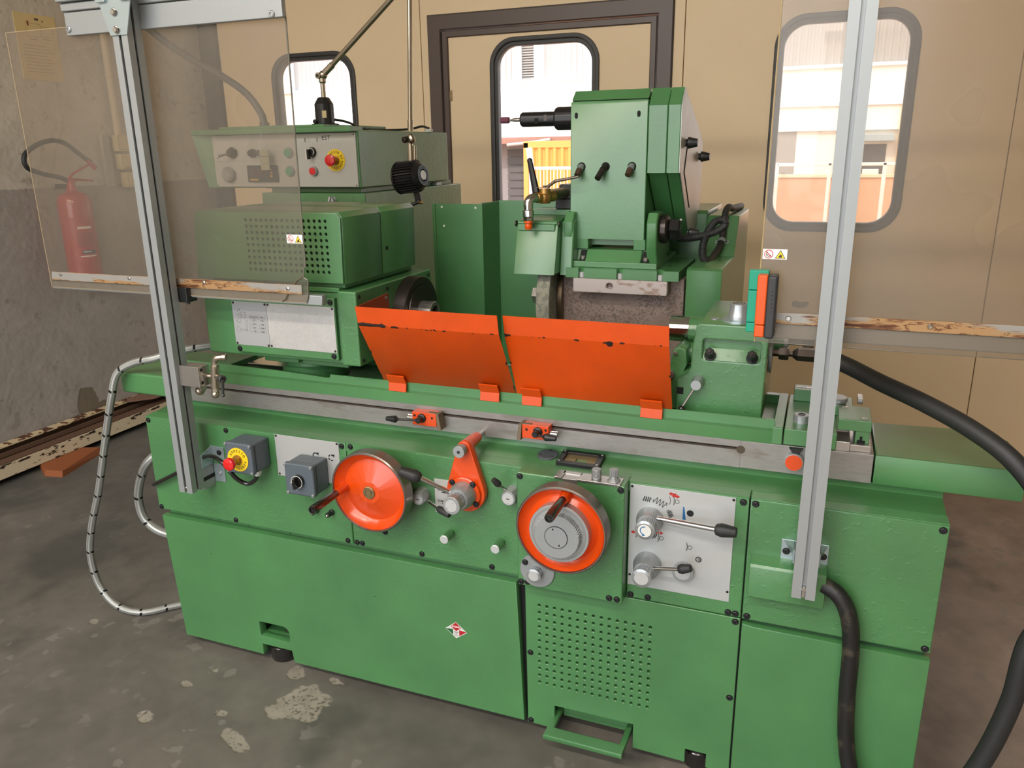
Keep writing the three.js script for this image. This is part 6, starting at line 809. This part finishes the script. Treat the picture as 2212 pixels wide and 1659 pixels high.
{
  const rib = (pts, r, n) => { const c = new THREE.CatmullRomCurve3(pts.map((p) => V(...p)), false, 'centripetal'), g = new THREE.TubeGeometry(c, n * 4, r, 12, false), p = g.attributes.position, pt = V(0, 0, 0); for (let i = 0; i <= n * 4; i++) { c.getPointAt(i / (n * 4), pt); const k = i % 4 < 2 ? 1 : 0.86; for (let j = 0; j <= 12; j++) { const q = i * 13 + j; p.setXYZ(q, pt.x + (p.getX(q) - pt.x) * k, pt.y + (p.getY(q) - pt.y) * k, pt.z + (p.getZ(q) - pt.z) * k); } } g.computeVertexNormals(); return g; };
  const t = new Thing('wheel_head_cable', 'black corrugated cable looping over the green stepped housing of the wheel head', 'cable', [1.588, 1.268, -0.78]);
  t.add('corrugated_tube', rib([[1.588, 1.262, -0.785], [1.575, 1.285, -0.79], [1.572, 1.32, -0.81], [1.584, 1.362, -0.83], [1.606, 1.392, -0.85], [1.628, 1.392, -0.85], [1.632, 1.380, -0.85], [1.612, 1.362, -0.83], [1.575, 1.348, -0.82], [1.53, 1.340, -0.80], [1.49, 1.340, -0.79]], 0.0125, 70), M.rubber);
  t.add('smooth_tube', tube([[1.592, 1.262, -0.80], [1.600, 1.278, -0.88], [1.612, 1.312, -0.955], [1.612, 1.36, -0.99], [1.612, 1.405, -1.02], [1.616, 1.420, -1.06], [1.622, 1.412, -1.12], [1.628, 1.408, -1.25], [1.63, 1.404, -1.36]], 0.0115, 60, 12), M.rubber);
  t.add('clamp_ring', place(lathe([[0.0118, -0.007], [0.0135, -0.007], [0.0135, 0.007], [0.0118, 0.007]], [0, 0, 0], 'y', 20), [1.6115, 1.3145, -0.9565], [0.05, 0.62, -0.78]), M.zinc);
  single('supply_conduit', 'thick grey flexible conduit curving up from the top of the control box', 'cable', [tube([[-0.392, 1.7005, -1.2], [-0.393, 1.76, -1.2], [-0.405, 1.79, -1.2], [-0.465, 1.867, -1.2], [-0.591, 1.948, -1.2], [-0.782, 2.043, -1.2], [-0.96, 2.158, -1.2], [-1.15, 2.33, -1.2], [-1.3, 2.6, -1.25], [-1.4, 3.2, -1.5], [-1.4, 4.58, -1.8]], 0.0155, 90, 14), lathe([[0, 0], [0.026, 0], [0.026, 0.02], [0.021, 0.024], [0.021, 0.05], [0, 0.05]], [-0.392, 1.7005, -1.2], 'y', 20)], std({ color: 0x4c4c4a, roughness: 0.5 }), [-0.392, 1.7, -1.2]);
}
// ---------------------------------------------------------------- along the plaster wall
{
  const x = -1.97, z = -1.51, t = new Thing('fire_extinguisher', 'red fire extinguisher hanging on the plaster wall behind the clear guard', 'fire extinguisher', [x, 0.965, z]);
  const lt = canvasTex(512, 512, (g, w, h) => { g.fillStyle = '#a51a22'; g.fillRect(0, 0, w, h); g.fillStyle = '#d8c8c0'; g.fillRect(130, 92, 220, 26); g.fillStyle = '#8d2630'; g.fillRect(110, 150, 260, 150); g.fillStyle = '#28304f'; g.fillRect(150, 330, 220, 40); g.fillStyle = '#d9d0c8'; g.fillRect(170, 341, 120, 10); g.fillRect(110, 385, 260, 14); });
  t.add('cylinder', lathe([[0, 0], [0.080, 0], [0.087, 0.012], [0.087, 0.405], [0.083, 0.43], [0.070, 0.452], [0.045, 0.466], [0.026, 0.475], [0.022, 0.505], [0, 0.505]], [x, 0.965, z], 'y', 48), M.extRed);
  const lg = new THREE.CylinderGeometry(0.0878, 0.0878, 0.28, 40, 1, true, Math.PI * 0.1, Math.PI * 0.62).translate(x, 1.16, z); t.add('label', keep(lg), std({ map: lt, roughness: 0.4 }));
  t.add('valve', [cyl([x, 1.465, z], 'y', 0.02, 0.03), B(x - 0.012, x + 0.012, 1.485, 1.505, z - 0.03, z + 0.03, 0.003)], M.extRed);
  t.add('handle', [bar([x, 1.492, z + 0.02], [x + 0.005, 1.530, z - 0.02], 0.008, 0.006, 10), bar([x + 0.005, 1.530, z - 0.02], [x + 0.01, 1.578, z - 0.135], 0.007, 0.005, 10), bar([x, 1.5, z - 0.02], [x + 0.012, 1.487, z - 0.15], 0.007, 0.005, 10)], M.extRed); t.add('trigger_tip', B(x + 0.004, x + 0.02, 1.482, 1.498, z - 0.16, z - 0.135, 0.002), M.silver);
  t.add('discharge_hose', tube([[x + 0.01, 1.586, z - 0.145], [x, 1.635, z - 0.085], [x, 1.69, z - 0.005], [x, 1.705, z + 0.065], [x, 1.68, z + 0.17], [x, 1.625, z + 0.25], [x, 1.575, z + 0.25], [x, 1.54, z + 0.18], [x, 1.512, z + 0.06], [x, 1.495, z + 0.02]], 0.0125, 80, 12), M.rubber);
  t.add('hose_nozzle', bar([x + 0.01, 1.60, z - 0.12], [x + 0.015, 1.556, z - 0.165], 0.010, 0.014, 14), M.extRed); t.add('wall_hook', B(XL, x - 0.02, 1.45, 1.475, z - 0.012, z + 0.012, 0.002), M.darkSteel);
  const b = new Thing('wall_socket_board', 'grey and cream switch boxes mounted on the plaster wall', 'switch box', [XL, 1.44, -1.93]);
  b.add('back_plate', B(XL, XL + 0.025, 1.445, 1.742, -1.895, -1.84, 0.004), std({ color: 0x9a9384, roughness: 0.6 }));
  for (const [y0, y1, z0, z1] of [[1.645, 1.738, -2.03, -1.925], [1.54, 1.632, -2.045, -1.935], [1.435, 1.525, -2.06, -1.955]]) { const k = b.add('socket_box', B(XL, XL + 0.055, y0, y1, z0, z1, 0.006), M.creamPlastic); b.add('socket_flap', B(XL + 0.055, XL + 0.062, y0 + 0.012, y1 - 0.012, z0 + 0.012, z1 - 0.012, 0.003), M.creamPlastic, k); }
  const c = new Thing('conduit_pipe', 'cream plastic conduit pipe running down the wall into the switch boxes', 'pipe', [XL + 0.027, 1.74, -1.97]);
  c.add('pipe', [bar([XL + 0.024, 1.738, -1.965], [XL + 0.024, 4.59, -1.965], 0.020)], std({ color: 0xbfae90, roughness: 0.6 })); for (const y of [1.75, 2.06, 2.5]) c.add('sleeve', cyl([XL + 0.024, y, -1.965], 'y', 0.0225, 0.035), std({ color: 0xbfae90, roughness: 0.6 }));
  const nt = canvasTex(512, 640, (g, w, h) => { g.fillStyle = '#cdb783'; g.fillRect(0, 0, w, h); g.strokeStyle = '#8d7a4e'; g.lineWidth = 3; g.strokeRect(130, 90, 180, 130); g.strokeRect(310, 110, 150, 100); g.fillStyle = '#7a3e2c'; g.fillRect(150, 70, 22, 46); g.fillStyle = '#4a4332'; g.fillRect(250, 36, 50, 20); g.fillRect(340, 50, 16, 16); g.fillStyle = '#9b8860'; g.fillRect(150, 240, 110, 8); g.fillRect(320, 228, 100, 8); for (let k = 0; k < 9; k++) g.fillRect(60, 300 + k * 32, 280 + 90 * ((k * 7) % 3) / 2, 6); });
  single('wall_notice', 'yellowed paper notice pinned high on the plaster wall', 'notice', planeUV(B(XL, XL + 0.003, 2.017, 2.346, -1.672, -1.426, 0), -1.426, -1.672, 2.017, 2.346, 'z', 'y'), std({ map: nt, roughness: 0.8 }), [XL, 2.18, -1.55]);
}
{
  const t = new Thing('rusty_channel_frame', 'long rusty steel frame with peeling cream paint lying along the plaster wall', 'steel frame', [-1.95, 0.03, -1.1]);
  const z0 = -2.62, z1 = 0.35;
  t.add('front_channel', [B(-1.905, -1.888, 0.035, 0.108, z0, z1, 0.002)], M.creamSteel, null, 'cream painted side of the frame'); t.add('front_flange', B(-1.955, -1.889, 0.108, 0.1155, z0, z1, 0.002), M.rust);
  t.add('back_channel', [B(-2.070, -2.055, 0.035, 0.150, z0, -1.62, 0.002), B(-2.070, -2.055, 0.035, 0.150, -1.62, z1, 0.002)], M.rust); t.add('back_flange', prism('x', [[z0, 0.150], [z1, 0.150], [z1, 0.157], [z0, 0.157]], -2.072, -2.005, 0.001), M.peeling, null, 'peeling cream paint on the top flange');
  t.add('inner_rail', B(-2.012, -2.002, 0.10, 0.125, z0, z1, 0.001), M.rust);
  const sl = flat(B(-0.052, 0.052, -0.004, 0.004, -0.03, 0.03, 0.001).rotateX(0.5)); const sm = std({ color: lin(0.06, 0.045, 0.032), roughness: 0.9 });
  for (let z = z0 + 0.06; z < z1; z += 0.098) t.stamp('slat', { geometry: sl, material: sm }, -1.958, 0.072, z);
  t.add('bottom_sheet', B(-2.055, -1.905, 0.035, 0.042, z0, z1, 0), std({ color: lin(0.03, 0.022, 0.016), roughness: 0.9 }));
  t.add('cover_sheet', prism('y', [[-2.05, -2.2], [-1.885, -2.2], [-1.885, -1.78], [-1.99, -1.66], [-2.05, -1.72]], 0.1575, 0.161, 0.0005), std({ color: lin(0.20, 0.11, 0.07), roughness: 0.75 }), null, 'loose rusty sheet on top of the frame');
  const w = new Thing('wooden_wedge', 'reddish brown wooden block propping up the rusty frame', 'wooden block', [-1.78, 0, -1.05]);
  w.add('block', new ConvexGeometry([V(-1.800, 0, -0.905), V(-1.695, 0, -0.925), V(-1.800, 0.032, -0.915), V(-1.70, 0.032, -0.935), V(-1.79, 0, -1.27), V(-1.96, 0, -1.25), V(-1.80, 0.034, -1.26), V(-1.96, 0.034, -1.2), V(-1.96, 0.034, -1.0), V(-1.96, 0, -1.0)]), M.wood);
  const w2 = new Thing('wooden_wedge', 'second wooden block under the far end of the rusty frame', 'wooden block', [-1.95, 0, 0.2]); w2.add('block', B(-2.06, -1.88, 0, 0.034, 0.12, 0.22, 0.003), M.wood);
  const w3 = new Thing('wooden_wedge', 'wooden block hidden in the corner under the rusty frame', 'wooden block', [-1.95, 0, -2.3]); w3.add('block', B(-2.06, -1.90, 0, 0.034, -2.4, -2.3, 0.003), M.wood);
}
renderer.render(scene, camera);
